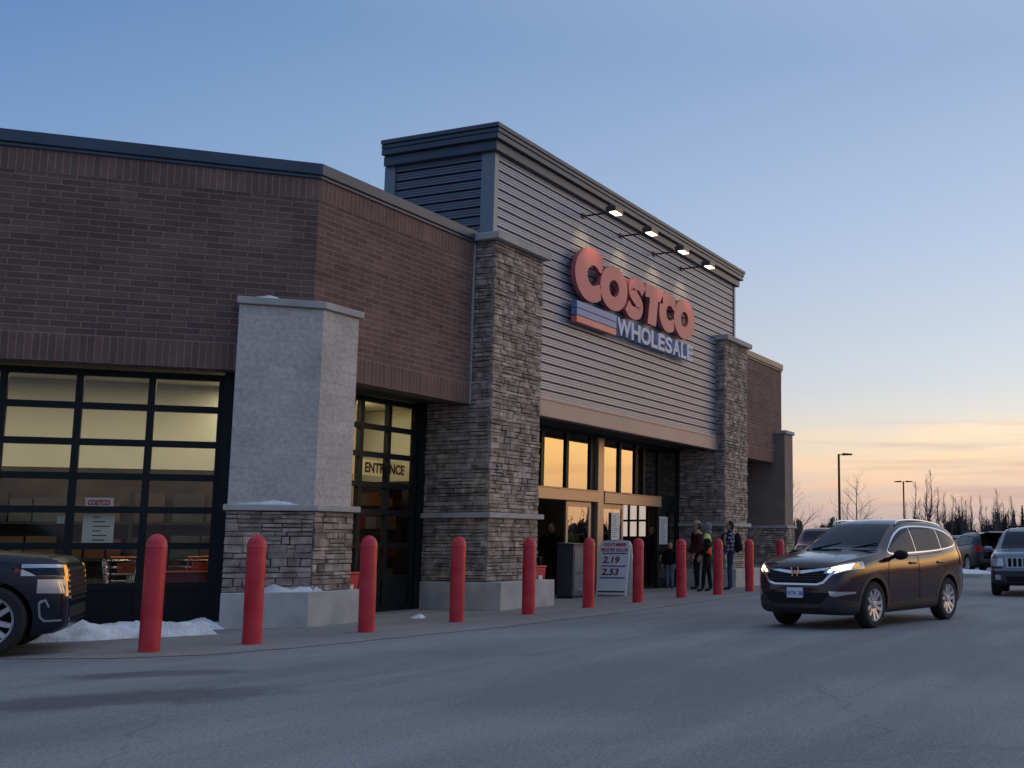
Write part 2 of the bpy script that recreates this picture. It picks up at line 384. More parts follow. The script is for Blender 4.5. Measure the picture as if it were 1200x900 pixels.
def stainmat():
    m, nt, out = newmat('damp_stain'); N = nt.nodes.new; L = nt.links.new
    b = N('ShaderNodeBsdfPrincipled'); pset(b, col=(0.075, 0.075, 0.079), rough=0.7, spec=0.3)
    tr = N('ShaderNodeBsdfTransparent'); mx = N('ShaderNodeMixShader')
    uv = N('ShaderNodeTexCoord'); ln = N('ShaderNodeVectorMath'); ln.operation = 'LENGTH'
    sb = N('ShaderNodeVectorMath'); sb.operation = 'SUBTRACT'; sb.inputs[1].default_value = (.5, .5, 0); L(uv.outputs['UV'], sb.inputs[0]); L(sb.outputs[0], ln.inputs[0])
    no = N('ShaderNodeTexNoise'); no.inputs['Scale'].default_value = 1.1; no.inputs['Detail'].default_value = 9; no.inputs['Roughness'].default_value = .65; L(uv.outputs['Object'], no.inputs['Vector'])
    a = N('ShaderNodeMath'); a.operation = 'MULTIPLY_ADD'; a.inputs[1].default_value = -2.2; a.inputs[2].default_value = .42; L(ln.outputs['Value'], a.inputs[0])
    s = N('ShaderNodeMath'); s.operation = 'ADD'; L(a.outputs[0], s.inputs[0]); L(no.outputs[0], s.inputs[1])
    r = N('ShaderNodeMapRange'); r.inputs[1].default_value = .32; r.inputs[2].default_value = .62; r.inputs[4].default_value = .32; L(s.outputs[0], r.inputs[0])
    L(r.outputs[0], mx.inputs[0]); L(tr.outputs[0], mx.inputs[1]); L(b.outputs[0], mx.inputs[2]); L(mx.outputs[0], out.inputs[0])
    return m
M['patch'] = stainmat()

g = MB(); g.face([(-800, -900, 0), (900, -900, 0), (900, 900, 0), (-800, 900, 0)])
tag(g.build('ground', M['asphalt'], recalc=False), kind='structure')
def sheet(name, pts, z, m):
    # outline roughened so that the joint is not a ruled line
    q = []
    r2 = random.Random(len(pts))
    for i in range(len(pts)):
        a = pts[i]; b = pts[(i + 1) % len(pts)]
        d = math.hypot(b[0] - a[0], b[1] - a[1]); n = max(1, min(60, int(d / 0.35)))
        for k in range(n):
            t = k / n; j = 0.035 if d < 20 else 0.015
            q.append((a[0] + (b[0] - a[0]) * t + r2.uniform(-j, j), a[1] + (b[1] - a[1]) * t + r2.uniform(-j, j), z))
    mb = MB(); mb.face(q)
    o = mb.build(name, m, recalc=False)
    bm = bmesh.new(); bm.from_mesh(o.data); bmesh.ops.triangulate(bm, faces=bm.faces); bmesh.ops.recalc_face_normals(bm, faces=bm.faces)
    for f in bm.faces:
        if f.normal.z < 0: f.normal_flip()
    bm.to_mesh(o.data); bm.free()
    return tag(o, kind='structure')
sheet('sidewalk', [(5.2, 19.2), (8.3, 14.2), (9.07, 12.54), (9.53, 11.42), (10.28, 10.75), (11.33, 10.40), (15.4, 9.95), (20.2, 10.0), (27.1, 10.3), (42.5, 10.6), (44.2, 12.2), (47.0, 20), (31, 19), (13, 19)], 0.006, M['apron'])
def stain(cx, cy, rz, lx, ly, z):
    c, s = math.cos(rz), math.sin(rz)
    mb = MB(); mb.face([(cx + u * lx * c - v * ly * s, cy + u * lx * s + v * ly * c, z) for u, v in ((-1, -1), (1, -1), (1, 1), (-1, 1))], [(0, 0), (1, 0), (1, 1), (0, 1)])
    return tag(mb.build('asphalt_stain', M['patch'], recalc=False), kind='structure')
stain(7.2, 8.35, R(-42), 2.9, 1.15, 0.004); stain(8.6, 9.6, R(-42), 2.0, .7, 0.0045); stain(9.4, 12.9, R(-50), 1.3, .7, 0.010)
# ------------------------------------------------------------------ the store
CA, SA = math.cos(R(47)), math.sin(R(47))
YA, XC, XE = 13.25, 14.5, 37.94              # plane of the brick fronts, left and right corner
BOT, TOP = 4.06, 7.42
def TA(q): return (q[0], YA - q[1], q[2])                                    # (along, outwards, up) on the front
def TC(q): return (XC - q[0] * CA - q[1] * SA, YA + q[0] * SA - q[1] * CA, q[2])   # on the left chamfer, along runs away from the corner
def TD(q): return (XE + q[0] * CA + q[1] * SA, YA + q[0] * SA - q[1] * CA, q[2])   # the mirrored right chamfer

store = tag(empty('store_building', (26, 15, 0)), 'large brick and stone store with ribbed metal entrance tower and corner pilasters', 'building')
def sub(mb, name, m, parent=None, **k):
    o = mb.build(name, m, None, **k)
    par = parent or store
    o.parent = par
    # parents are unrotated empties or meshes at the origin: keep the world place
    loc = Vector(store.location)
    if par is store: o.location = -loc
    return o

TK = 0.40
def brick_wall(T, a0, a1, name='brick_wall', ext0=0.0, ext1=0.0):
    mb = MB(T)
    s = 0.42
    mb.box(a0 - ext0, a1 + ext1, -TK, 0.0, BOT + s, TOP - s, 0)
    mb.box(a0 - ext0, a1 + ext1, -TK, 0.006, BOT, BOT + s, 1, uvo=(0, -BOT - 0.0))
    mb.box(a0 - ext0, a1 + ext1, -TK, 0.006, TOP - s, TOP, 1, uvo=(0, -TOP))
    return sub(mb, name, [M['brick'], M['soldier']])
def coping(T, a0, a1, m, z0=TOP, h=0.20, out=0.07):
    mb = MB(T)
    mb.box(a0, a1, -TK - 0.06, out, z0 + 0.003, z0 + h, 0)
    mb.box(a0, a1, -TK - 0.03, out - 0.03, z0 - 0.06, z0, 0)
    return sub(mb, 'parapet_coping', m, bevel=0.012)
LCH = 9.0
brick_wall(TC, 0.0, LCH)
brick_wall(TA, XC, 19.06)
brick_wall(TA, 33.1, XE)
brick_wall(TD, 0.0, LCH)
coping(TC, -0.03, LCH, M['navytrim'])
coping(TA, XC - 0.03, 19.06, M['greytrim'])
coping(TA, 33.1, XE + 0.03, M['greytrim'])
coping(TD, -0.03, LCH, M['navytrim'])

# --- stone work: real stones laid in uneven courses, each a little proud or back
def stones(mb, a0, a1, z0, z1, base, seed, oy=True, skip0=0.0):
    rr = random.Random(seed)
    z = z0
    while z < z1 - 0.02:
        h = rr.choice([0.055, 0.07, 0.085, 0.10, 0.13])
        if z + h > z1 - 0.03: h = z1 - z
        a = a0
        while a < a1 - 1e-3:
            w = rr.uniform(0.14, 0.48) * (0.8 if h > 0.09 else 1.1)
            if a + w > a1 - 0.10: w = a1 - a
            g = rr.uniform(0.003, 0.008)
            split = h > 0.11 and rr.random() < 0.3
            for (zz, hh) in (((z, h / 2), (z + h / 2, h / 2)) if split else ((z, h),)):
                o = base + rr.uniform(0.014, 0.044); c = 0.009
                x0, x1, y0, y1 = a + g, a + w - g, zz + g, zz + hh - g
                j = [rr.uniform(-0.007, 0.007) for _ in range(8)]
                t = [rr.uniform(-0.012, 0.012) for _ in range(4)]
                B = [(x0 + j[0], 0, y0 + j[1]), (x1 + j[2], 0, y0 + j[3]), (x1 + j[4], 0, y1 + j[5]), (x0 + j[6], 0, y1 + j[7])]
                V = []
                for q in B: V.append((q[0], base - 0.06, q[2]))
                for q in B: V.append((q[0], o - c, q[2]))
                cx, cz = (x0 + x1) / 2, (y0 + y1) / 2
                for i, q in enumerate(B):
                    V.append((q[0] + (c if q[0] < cx else -c), o + t[i] * 0.6, q[2] + (c if q[2] < cz else -c)))
                F = [(8, 9, 10, 11)] + [(4 + i, 4 + (i + 1) % 4, 8 + (i + 1) % 4, 8 + i) for i in range(4)] + [(i, (i + 1) % 4, 4 + (i + 1) % 4, 4 + i) for i in range(4)]
                mb.raw(V, F)
            a += w
        z += h

def side_T(X, sgn):
    # a wall that runs back from the front: along = depth behind the front, outwards = -X (sgn -1) or +X
    return lambda q: (X + sgn * q[1], q[0], q[2])

def stone_pillar(x0, x1, seed):
    yf, yb = 12.75, 14.6
    core = MB(); core.box(x0 + 0.06, x1 - 0.06, yf + 0.06, yb, 0.5, 7.40)
    p = sub(core, 'stone_pillar', M['mortar'])
    fx = MB(lambda q: (q[0], yf + 0.03 - q[1], q[2]))
    for (a, b, sd) in ((0.55, 1.79, 1), (1.90, 7.40, 2)): stones(fx, x0, x1, a, b, 0.0, seed + sd)
    for (X, sg) in ((x0 + 0.03, -1), (x1 - 0.03, 1)):
        fs = MB(side_T(X, sg))
        for (a, b, sd) in ((0.55, 1.79, 3), (1.90, 7.40, 4)): stones(fs, yf + 0.02, yb, a, b, 0.0, seed + sd + (7 if sg > 0 else 0))
        fx.raw([fs.v[i] for i in range(0)], [])
        b0 = len(fx.v); T = fx.T
        fx.v += fs.v; fx.f += [tuple(i + b0 for i in f) for f in fs.f]; fx.uv += fs.uv; fx.mi += fs.mi
    q = fx.build('stone_facing', M['stone'], None); q.parent = p
    cp = MB(); cp.box(x0 - 0.12, x1 + 0.10, yf - 0.14, yb, 7.41, 7.56)
    q = cp.build('pillar_cap', M['capstone'], None, bevel=0.012); q.parent = p
    bd = MB()
    bd.box(x0 - 0.09, x1 + 0.09, yf - 0.09, yb - 0.02, 1.79, 1.895)
    q = bd.build('stone_band', M['capstone'], None, bevel=0.012); q.parent = p
    return p
sp1 = stone_pillar(19.02, 20.88, 11)
sp2 = stone_pillar(31.40, 33.26, 47)
for (p, xa, xb) in ((sp1, 18.99, 21.02), (sp2, 31.36, 33.40)):
    b = MB(); b.box(xa, xb, 12.40, 14.61, -0.3, 0.54)
    q = b.build('base_block', M['concrete'], None, bevel=0.015); q.parent = p

# --- corner pilasters wrapping the two chamfer corners
def pilaster(sign):
    def mp(s_or_x, o, z, face):
        return None
    BK = 0.6 if sign > 0 else 1.15
    def off(qa, qc):
        # corner point pushed qa off the front plane and qc off the chamfer plane (left-hand corner)
        dy = -qa; dx = (-qc + CA * qa) / SA
        return (XC + dx, YA + dy)
    def pt(x, y): return (x, y) if sign > 0 else (XC + XE - x, y)
    def poly(qa, qc, xr, sl, back=BK):
        c = off(qa, qc)
        fr = (xr, YA - qa)
        le = (XC - sl * CA - qc * SA, YA + sl * SA - qc * CA)
        lb = (XC - sl * CA + back * SA, YA + sl * SA + back * CA)
        fb = (xr, YA + back)
        mid = (XC + 0.2, YA + back)
        return [fr, c, le, lb, mid, fb]
    def solid(name, par, m, qa, qc, xr, sl, z0, z1, back=BK, bev=0.012):
        mb = MB()
        P = poly(qa, qc, xr, sl, back)
        # uv along the wall
        n = len(P); dist = 0
        for i in range(n):
            a = P[i]; b = P[(i + 1) % n]; d = math.hypot(b[0] - a[0], b[1] - a[1])
            A, B = pt(*a), pt(*b)
            mb.face([(A[0], A[1], z0), (B[0], B[1], z0), (B[0], B[1], z1), (A[0], A[1], z1)], [(dist, z0), (dist + d, z0), (dist + d, z1), (dist, z1)])
            dist += d
        mb.face([(*pt(*q), z1) for q in P]); mb.face([(*pt(*q), z0) for q in P])
        if par is None: return sub(mb, name, m, bevel=bev, weld=True)
        o = mb.build(name, m, par, bevel=bev, weld=True); return o
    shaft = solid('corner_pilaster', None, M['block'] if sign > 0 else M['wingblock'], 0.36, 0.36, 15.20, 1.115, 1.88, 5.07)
    solid('stone_core', shaft, M['mortar'], 0.36, 0.36, 15.20, 1.115, 0.5, 1.80)
    # stone facing
    fx = MB()
    def TF(q): x, y = pt(q[0], YA - 0.37 - q[1]); return (x, y, q[2])
    c = off(0.36, 0.36)
    A = MB(TF); stones(A, c[0] - 0.01, 15.24, 0.54, 1.795, 0.0, 91 + sign)
    def TG(q):
        x = c[0] - q[0] * CA - q[1] * SA; y = c[1] + q[0] * SA - q[1] * CA
        x, y = pt(x, y); return (x, y, q[2])
    B = MB(TG); L_ = math.hypot(XC - 1.13 * CA - .36 * SA - c[0], YA + 1.13 * SA - .36 * CA - c[1])
    stones(B, 0.0, L_, 0.54, 1.795, 0.01, 191 + sign)
    for s in (A, B):
        b0 = len(fx.v); fx.v += s.v; fx.f += [tuple(i + b0 for i in f) for f in s.f]; fx.uv += s.uv; fx.mi += s.mi
    if sign < 0:
        xi = pt(15.20, 0)[0]
        S = MB(lambda q: (xi - 0.05 - q[1], q[0], q[2])); stones(S, 12.92, YA + BK, 0.54, 1.795, 0.0, 77)
        b0 = len(fx.v); fx.v += [S.p(q) if False else q for q in S.v]; fx.f += [tuple(i + b0 for i in f) for f in S.f]; fx.uv += S.uv; fx.mi += S.mi
    o = fx.build('stone_facing', M['stone'], shaft)
    solid('pilaster_cap', shaft, M['capstone'], 0.43, 0.43, 15.25, 1.15, 5.075, 5.19)
    solid('stone_band', shaft, M['capstone'], 0.48, 0.48, 15.31, 1.17, 1.80, 1.895)
    solid('base_block', shaft, M['concrete'], 0.48, 0.56, 15.40, 1.125, -0.3, 0.54)
    return shaft
pilaster(1); pilaster(-1)

# --- ribbed metal tower
TX0, TX1, TYF, TYB = 19.32, 32.90, 13.05, 15.83
ZS0, ZS1 = 4.48, 9.40
def siding(name, T, a0, a1, z0, z1):
    mb = MB(T)
    P = 0.200
    z = z0; prof = []
    while z < z1 - 1e-6:
        for (o, dz) in ((0.0, 0.0), (0.0, 0.038), (-0.016, 0.045), (-0.016, 0.053), (0.0, 0.060), (0.0, 0.092), (-0.016, 0.099), (-0.016, 0.107), (0.0, 0.114), (0.0, 0.146), (-0.10, 0.152), (-0.10, 0.196)):
            if z + dz < z1: prof.append((o, z + dz))
        z += P
    prof.append((prof[-1][0], z1))
    for (o0, za), (o1, zb) in zip(prof[:-1], prof[1:]):
        mb.face([(a0, o0, za), (a1, o0, za), (a1, o1, zb), (a0, o1, zb)])
    mb.face([(a0, -0.112, z0), (a1, -0.112, z0), (a1, -0.112, z1), (a0, -0.112, z1)])
    return sub(mb, name, M['siding'] if name == 'front_siding' else M['shadedsiding'], recalc=False)
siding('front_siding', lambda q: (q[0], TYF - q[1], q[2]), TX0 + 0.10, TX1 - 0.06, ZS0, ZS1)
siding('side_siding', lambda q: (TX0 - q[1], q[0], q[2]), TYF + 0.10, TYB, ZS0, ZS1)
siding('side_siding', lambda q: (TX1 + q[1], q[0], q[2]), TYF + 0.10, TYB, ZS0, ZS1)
mb = MB(); mb.box(TX0 + 0.125, TX1 - 0.125, TYF + 0.125, TYB - 0.02, ZS0 + 0.05, 9.6)
sub(mb, 'tower_core', M['soffit'])
for (x0, x1, y0, y1) in ((TX0 - 0.03, TX0 + 0.13, TYF - 0.03, TYF + 0.30), (TX1 - 0.10, TX1 + 0.03, TYF - 0.03, TYF + 0.30), (TX0 - 0.03, TX0 + 0.10, TYB - 0.26, TYB + 0.02), (TX1 - 0.10, TX1 + 0.03, TYB - 0.26, TYB + 0.02)):
    mb = MB(); mb.box(x0, x1, y0, y1, ZS0, ZS1 + 0.02); sub(mb, 'corner_trim', M['cornertrim'], bevel=0.01)
mb = MB()
mb.box(TX0 - 0.14, TX1 + 0.14, TYF - 0.13, TYB - 0.03, 9.40, 9.61)
mb.box(TX0 - 0.24, TX1 + 0.24, TYF - 0.22, TYB - 0.04, 9.613, 9.74)
mb.box(TX0 - 0.26, TX1 + 0.26, TYF - 0.245, TYB - 0.05, 9.743, 9.83)
mb.box(TX0 - 0.30, TX1 + 0.30, TYF - 0.27, TYB - 0.06, 9.833, 9.93)
sub(mb, 'tower_cornice', M['greytrim'], bevel=0.012)
# canopy band and soffits
mb = MB(); mb.box(20.885, 31.40, 13.00, 13.20, 4.06, 4.475); mb.box(20.885, 31.40, 12.985, 13.19, 4.42, 4.478)
sub(mb, 'canopy_band', M['fascia'], bevel=0.008)
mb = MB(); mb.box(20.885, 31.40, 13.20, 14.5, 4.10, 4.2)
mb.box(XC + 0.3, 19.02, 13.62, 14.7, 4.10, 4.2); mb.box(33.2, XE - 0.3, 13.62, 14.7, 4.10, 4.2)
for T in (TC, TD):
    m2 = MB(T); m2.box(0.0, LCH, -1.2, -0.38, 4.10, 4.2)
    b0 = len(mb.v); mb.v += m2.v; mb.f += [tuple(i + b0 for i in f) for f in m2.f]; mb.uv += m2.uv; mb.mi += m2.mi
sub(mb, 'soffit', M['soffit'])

# --- glazed sectional doors: frame, bars, panes
def glazed_door(T, a_edges, z_edges, bar, o, name='window', bottom_panel=None, depth=0.10):
    a0, a1 = a_edges[0], a_edges[-1]; z0, z1 = z_edges[0], z_edges[-1]
    f = MB(T)
    for a in a_edges: f.box(a - bar / 2, a + bar / 2, o - depth, o, z0 - bar / 2, z1 + bar / 2)
    for z in z_edges:
        for p, q in zip(a_edges[:-1], a_edges[1:]):
            f.box(p + bar / 2, q - bar / 2, o - depth, o - 0.006, z - bar / 2, z + bar / 2)
    if bottom_panel:
        for p, q in zip(a_edges[:-1], a_edges[1:]):
            f.box(p + bar / 2, q - bar / 2, o - depth + 0.02, o - 0.03, bottom_panel[0], bottom_panel[1])
    w = sub(f, name, M['frame'])
    g = MB(T)
    for p, q in zip(a_edges[:-1], a_edges[1:]):
        for k, (za, zb) in enumerate(zip(z_edges[:-1], z_edges[1:])):
            if bottom_panel and zb <= bottom_panel[1] + 0.1: continue
            g.face([(p + bar / 2, o - 0.05, za + bar / 2), (q - bar / 2, o - 0.05, za + bar / 2), (q - bar / 2, o - 0.05, zb - bar / 2), (p + bar / 2, o - 0.05, zb - bar / 2)])
    gl = g.build('pane', M['glass'], w, recalc=False)
    return w
ZE = [0.05, 0.62, 1.25, 1.82, 2.345, 2.885, 3.46, 3.99]
glazed_door(TC, [1.34, 2.38, 3.41, 4.45, 5.49, 6.53, 7.57, 8.6], ZE, 0.105, -0.63, bottom_panel=(0.05, 0.60))
glazed_door(TA, [15.6, 16.36, 17.12, 17.92, 18.74], [0.05, 0.62, 1.25, 1.88, 2.40, 2.97, 3.50, 4.02], 0.10, -1.08, bottom_panel=(0.05, 0.60))
fl = MB(); fl.box(18.955, 18.985, YA - 0.035, YA, BOT, TOP); sub(fl, 'wall_flashing', M['capstone'])
# jambs either side
j = MB(TC); j.box(0.95, 1.30, -0.75, -0.40, 0, 4.1); sub(j, 'door_jamb', M['frame'])
j = MB(TA); j.box(18.80, 19.03, -1.20, -1.05, 0, 4.1); sub(j, 'door_jamb', M['frame'])
j = MB(TA); j.box(15.0, 15.54, -1.2, -0.37, 0, 4.1); sub(j, 'door_jamb', M['frame'])
# right wing: recessed block wall
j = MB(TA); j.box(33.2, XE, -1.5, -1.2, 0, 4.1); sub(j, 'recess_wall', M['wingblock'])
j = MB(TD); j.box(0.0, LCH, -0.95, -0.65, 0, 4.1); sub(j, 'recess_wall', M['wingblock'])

# --- storefront under the canopy: transoms, sliding leaves
YS = 14.25
def TS(q): return (q[0], YS - q[1], q[2])
f = MB(TS)
xs = [20.9, 22.2, 23.42, 24.62, 25.82]
for a, w in ((20.93, .07), (22.25, .05), (23.48, .07), (24.66, .06)): f.box(a - w, a + w, -0.10, 0.0, 2.63, 4.04)
f.box(25.84, 26.06, -0.10, 0.0, 0.0, 4.04)
for a, w in ((27.50, .06), (28.50, .08), (28.98, .06), (29.98, .07), (31.34, .06)): f.box(a - w, a + w, -0.10, 0.0, 2.63, 4.04)
f.box(20.9, 31.40, -0.10, -0.004, 4.02, 4.10)
f.box(29.90, 31.40, -0.10, -0.002, 2.20, 2.68)
f.box(29.88, 30.0, -0.10, 0.0, 0.0, 2.20); f.box(31.24, 31.40, -0.10, 0.0, 0, 2.2); f.box(30.64, 30.72, -0.10, 0, 0, 2.2)
f.box(30.0, 31.24, -0.10, -0.01, 0.0, 0.30); f.box(30.0, 31.24, -0.10, -0.01, 1.08, 1.20)
sf = sub(f, 'storefront_frame', M['frame'])
g = MB(TS)
for a, b in ((21.0, 22.2), (22.3, 23.41), (23.55, 24.60), (24.72, 25.84), (26.30, 27.44), (27.56, 28.42), (29.04, 29.91), (30.05, 31.28)):
    g.face([(a, -0.05, 2.66), (b, -0.05, 2.66), (b, -0.05, 4.02), (a, -0.05, 4.02)])
g.build('pane', M['doorglass'], sf, recalc=False)
g = MB(TS)
for a, b in ((30.0, 30.64), (30.72, 31.24)):
    for z0, z1 in ((0.30, 1.08), (1.20, 2.20)):
        g.face([(a, -0.05, z0), (b, -0.05, z0), (b, -0.05, z1), (a, -0.05, z1)])
g.build('side_pane', M['doorglass'], sf, recalc=False)
h = MB(TS); h.box(20.9, 26.02, -0.06, 0.16, 2.34, 2.62); h.box(26.42, 29.88, -0.06, 0.12, 2.33, 2.61)
h.box(20.9, 26.02, -0.06, 0.175, 2.60, 2.635); h.box(26.42, 29.88, -0.06, 0.135, 2.60, 2.63)
sub(h, 'door_header', M['tanframe'], bevel=0.008)
h = MB(TS); h.box(26.08, 26.40, -0.10, 0.10, 0, 4.03); sub(h, 'door_post', M['tanframe'], bevel=0.01)
def leaf(a0, a1, o):
    f = MB(TS)
    f.box(a0, a0 + 0.10, o - 0.05, o, 0.02, 2.33); f.box(a1 - 0.10, a1, o - 0.05, o, 0.02, 2.33)
    f.box(a0 + 0.10, a1 - 0.10, o - 0.05, o - 0.003, 2.20, 2.33); f.box(a0 + 0.10, a1 - 0.10, o - 0.05, o - 0.003, 0.02, 0.26); f.box(a0 + 0.10, a1 - 0.10, o - 0.05, o - 0.003, 1.02, 1.10)
    d = sub(f, 'sliding_door', M['tanframe'], bevel=0.006)
    g = MB(TS)
    g.face([(a0 + .1, o - .025, .26), (a1 - .1, o - .025, .26), (a1 - .1, o - .025, 1.02), (a0 + .1, o - .025, 1.02)])
    g.face([(a0 + .1, o - .025, 1.10), (a1 - .1, o - .025, 1.10), (a1 - .1, o - .025, 2.2), (a0 + .1, o - .025, 2.2)])
    g.build('door_glass', M['doorglass'], d, recalc=False)
leaf(24.55, 25.80, 0.05); leaf(26.42, 27.68, 0.02)
# --- inside: floor, ceilings, walls
i_ = MB(); i_.face([(8, 18.8, 0.012), (15.0, 14.3, 0.012), (31.5, 14.3, 0.012), (31.5, 24, 0.012), (8, 24, 0.012)]); sub(i_, 'interior_floor', M['intfloor'], recalc=False)
i_ = MB(); i_.face([(7.5, 20.3, 4.19), (14.9, 13.8, 4.19), (31.5, 13.8, 4.19), (31.5, 24, 4.19), (7.5, 24, 4.19)]); sub(i_, 'interior_ceiling', M['cream'], recalc=False)
def wall2(pts, zs, mats_):
    for (z0, z1), m in zip(zs, mats_):
        w = MB()
        for a, b in zip(pts[:-1], pts[1:]): w.face([(a[0], a[1], z0), (b[0], b[1], z0), (b[0], b[1], z1), (a[0], a[1], z1)])
        sub(w, 'interior_wall', m, recalc=False)
wp = []
for s in (9.0, -0.9): wp.append((XC - s * CA + 3.3 * SA, YA + s * SA + 3.3 * CA))
wp += [(20.2, 17.2), (20.2, 14.4)]
wall2(wp, ((0.0, 2.62), (2.625, 4.18)), (M['brownwall'], M['cream']))
wall2([(20.9, 14.4), (20.9, 19.5), (31.5, 19.5), (31.5, 14.4)], ((0.0, 4.18),), (M['brownwall'],))
M['litpane'] = mat('lit_pane', (0.7, 0.66, 0.6), emit=(1.0, 0.80, 0.72), estr=0.42)
gw = MB()
for y in (15.35, 15.66, 15.97, 16.28): gw.box(31.40, 31.46, y - .03, y + .03, 1.45, 2.55)
for z in (1.47, 1.98, 2.52):
    for y in (15.35, 15.66, 15.97): gw.box(31.41, 31.46, y + .03, y + .28, z - .03, z + .03)
gwo = sub(gw, 'window', M['frame'])
gw = MB(); gw.face([(31.47, 15.35, 1.47), (31.47, 16.28, 1.47), (31.47, 16.28, 2.52), (31.47, 15.35, 2.52)]); gw.build('lit_pane', M['litpane'], gwo, recalc=False)
# roof and outer shell behind the parapets
rp = [TC((LCH, -TK, 0)), TC((0, -TK, 0)), TA((XC + .2, -TK, 0)), TA((XE - .2, -TK, 0)), TD((0, -TK, 0)), TD((LCH, -TK, 0)), (48, 60, 0), (6, 60, 0)]
r_ = MB(); r_.face([(q[0], q[1], 7.1) for q in rp]); sub(r_, 'roof', M['roof'], recalc=False)
r_ = MB()
for a, b in ((rp[5], rp[6]), (rp[6], rp[7]), (rp[7], rp[0])): r_.face([(a[0], a[1], 0), (b[0], b[1], 0), (b[0], b[1], 7.4), (a[0], a[1], 7.4)])
sub(r_, 'rear_wall', M['wingblock'], recalc=False)
# unseen area lamps that light the rooms behind the glass (the photo shows the lit rooms behind the upper panes)
def lamp_inside(x, y, sx, sy, e, rz):
    l = bpy.data.lights.new('interior_lamp', 'AREA'); l.shape = 'RECTANGLE'; l.size = sx; l.size_y = sy; l.energy = e; l.color = (1.0, 0.93, 0.72)
    o = bpy.data.objects.new('interior_lamp', l); COL.objects.link(o); o.location = (x, y, 4.12); o.rotation_euler = (0, 0, rz)
lamp_inside(12.4, 17.2, 6.5, 0.5, 210, R(-47)); lamp_inside(17.4, 15.9, 3.6, 0.5, 95, 0)
lamp_inside(26.5, 17.0, 8, 0.6, 22, 0)

# ------------------------------------------------------------------ lettering on the tower
def outline(name, loops, depth, m, parent, loc, bev=0.0):
    """flat shape with holes (lists of (x, z)), extruded towards the viewer side (-Y)"""
    cu = bpy.data.curves.new(name, 'CURVE'); cu.dimensions = '2D'; cu.fill_mode = 'BOTH'; cu.extrude = depth / 2
    if bev: cu.bevel_depth = bev; cu.bevel_resolution = 1
    for lp in loops:
        sp = cu.splines.new('POLY'); sp.points.add(len(lp) - 1)
        for i, (x, z) in enumerate(lp): sp.points[i].co = (x, z, 0, 1)
        sp.use_cyclic_u = True
    t = bpy.data.objects.new('tmp', cu); COL.objects.link(t)
    bpy.context.view_layer.update()
    me = bpy.data.meshes.new_from_object(t.evaluated_get(bpy.context.evaluated_depsgraph_get()))
    bpy.data.objects.remove(t); bpy.data.curves.remove(cu)
    me.transform(Matrix.Rotation(R(90), 4, 'X')); me.transform(Matrix.Translation(Vector(loc)))
    return meshobj(name, me, m, parent)
def meshobj(name, me, m, parent):
    me.name = name; me.materials.clear(); me.materials.append(m)
    o = bpy.data.objects.new(name, me); COL.objects.link(o)
    if parent: o.parent = parent
    return o
def textmesh(body, size, depth, offset=0.0, align='LEFT', shear=0.0, spacing=1.0):
    cu = bpy.data.curves.new('txt', 'FONT'); cu.body = body; cu.size = size; cu.extrude = depth / 2; cu.offset = offset; cu.align_x = align; cu.shear = shear; cu.space_character = spacing
    t = bpy.data.objects.new('tmp', cu); COL.objects.link(t)
    bpy.context.view_layer.update()
    me = bpy.data.meshes.new_from_object(t.evaluated_get(bpy.context.evaluated_depsgraph_get()))
    bpy.data.objects.remove(t); bpy.data.curves.remove(cu)
    return me
def fit(me, x0, x1, z0, z1):
    xs = [v.co.x for v in me.vertices]; ys = [v.co.y for v in me.vertices]
    a, b, c, d = min(xs), max(xs), min(ys), max(ys)
    for v in me.vertices:
        v.co.x = x0 + (v.co.x - a) / (b - a) * (x1 - x0); v.co.y = z0 + (v.co.y - c) / (d - c) * (z1 - z0)
def arc(cx, cz, rx, rz, a0, a1, n=40):
    return [(cx + rx * math.cos(R(a0 + (a1 - a0) * i / n)), cz + rz * math.sin(R(a0 + (a1 - a0) * i / n))) for i in range(n + 1)]
def smooth_line(P, n=8):
    out = []
    for i in range(len(P) - 1):
        p0 = P[max(i - 1, 0)]; p1 = P[i]; p2 = P[i + 1]; p3 = P[min(i + 2, len(P) - 1)]
        for k in range(n):
            t = k / n
            out.append(tuple(0.5 * (2 * p1[j] + (p2[j] - p0[j]) * t + (2 * p0[j] - 5 * p1[j] + 4 * p2[j] - p3[j]) * t * t + (-p0[j] + 3 * p1[j] - 3 * p2[j] + p3[j]) * t ** 3) for j in range(2)))
    out.append(P[-1]); return out
M['signred'] = mat('sign_red', (0.50, 0.115, 0.135), rough=0.45, var=0.06, vscale=1.5)
M['signblue'] = mat('sign_blue', (0.15, 0.23, 0.48), rough=0.45, var=0.06, vscale=1.5)
M['signblue2'] = mat('sign_blue_letters', (0.40, 0.48, 0.68), rough=0.45, var=0.05, vscale=1.5)
M['signpink'] = mat('sign_stripe_red', (0.66, 0.20, 0.17), rough=0.45)
M['signside'] = mat('sign_return', (0.03, 0.03, 0.05), rough=0.5)
sign = tag(empty('store_sign', (26, 12.9, 6.3)), 'big red and blue sign letters standing off the ribbed metal tower front', 'sign')
SY = 12.86
def keep(o, par=sign): o.location = -Vector(par.location) if par is sign else (0, 0, 0); return o
sh = 0.10
def shear(loops, z0): return [[(x + (z - z0) * sh, z) for x, z in lp] for lp in loops]
def letter(name, loops, z0):
    o = outline(name, shear(loops, z0), 0.11, M['signred'], sign, (0, SY, 0), bev=0.0); return keep(o)
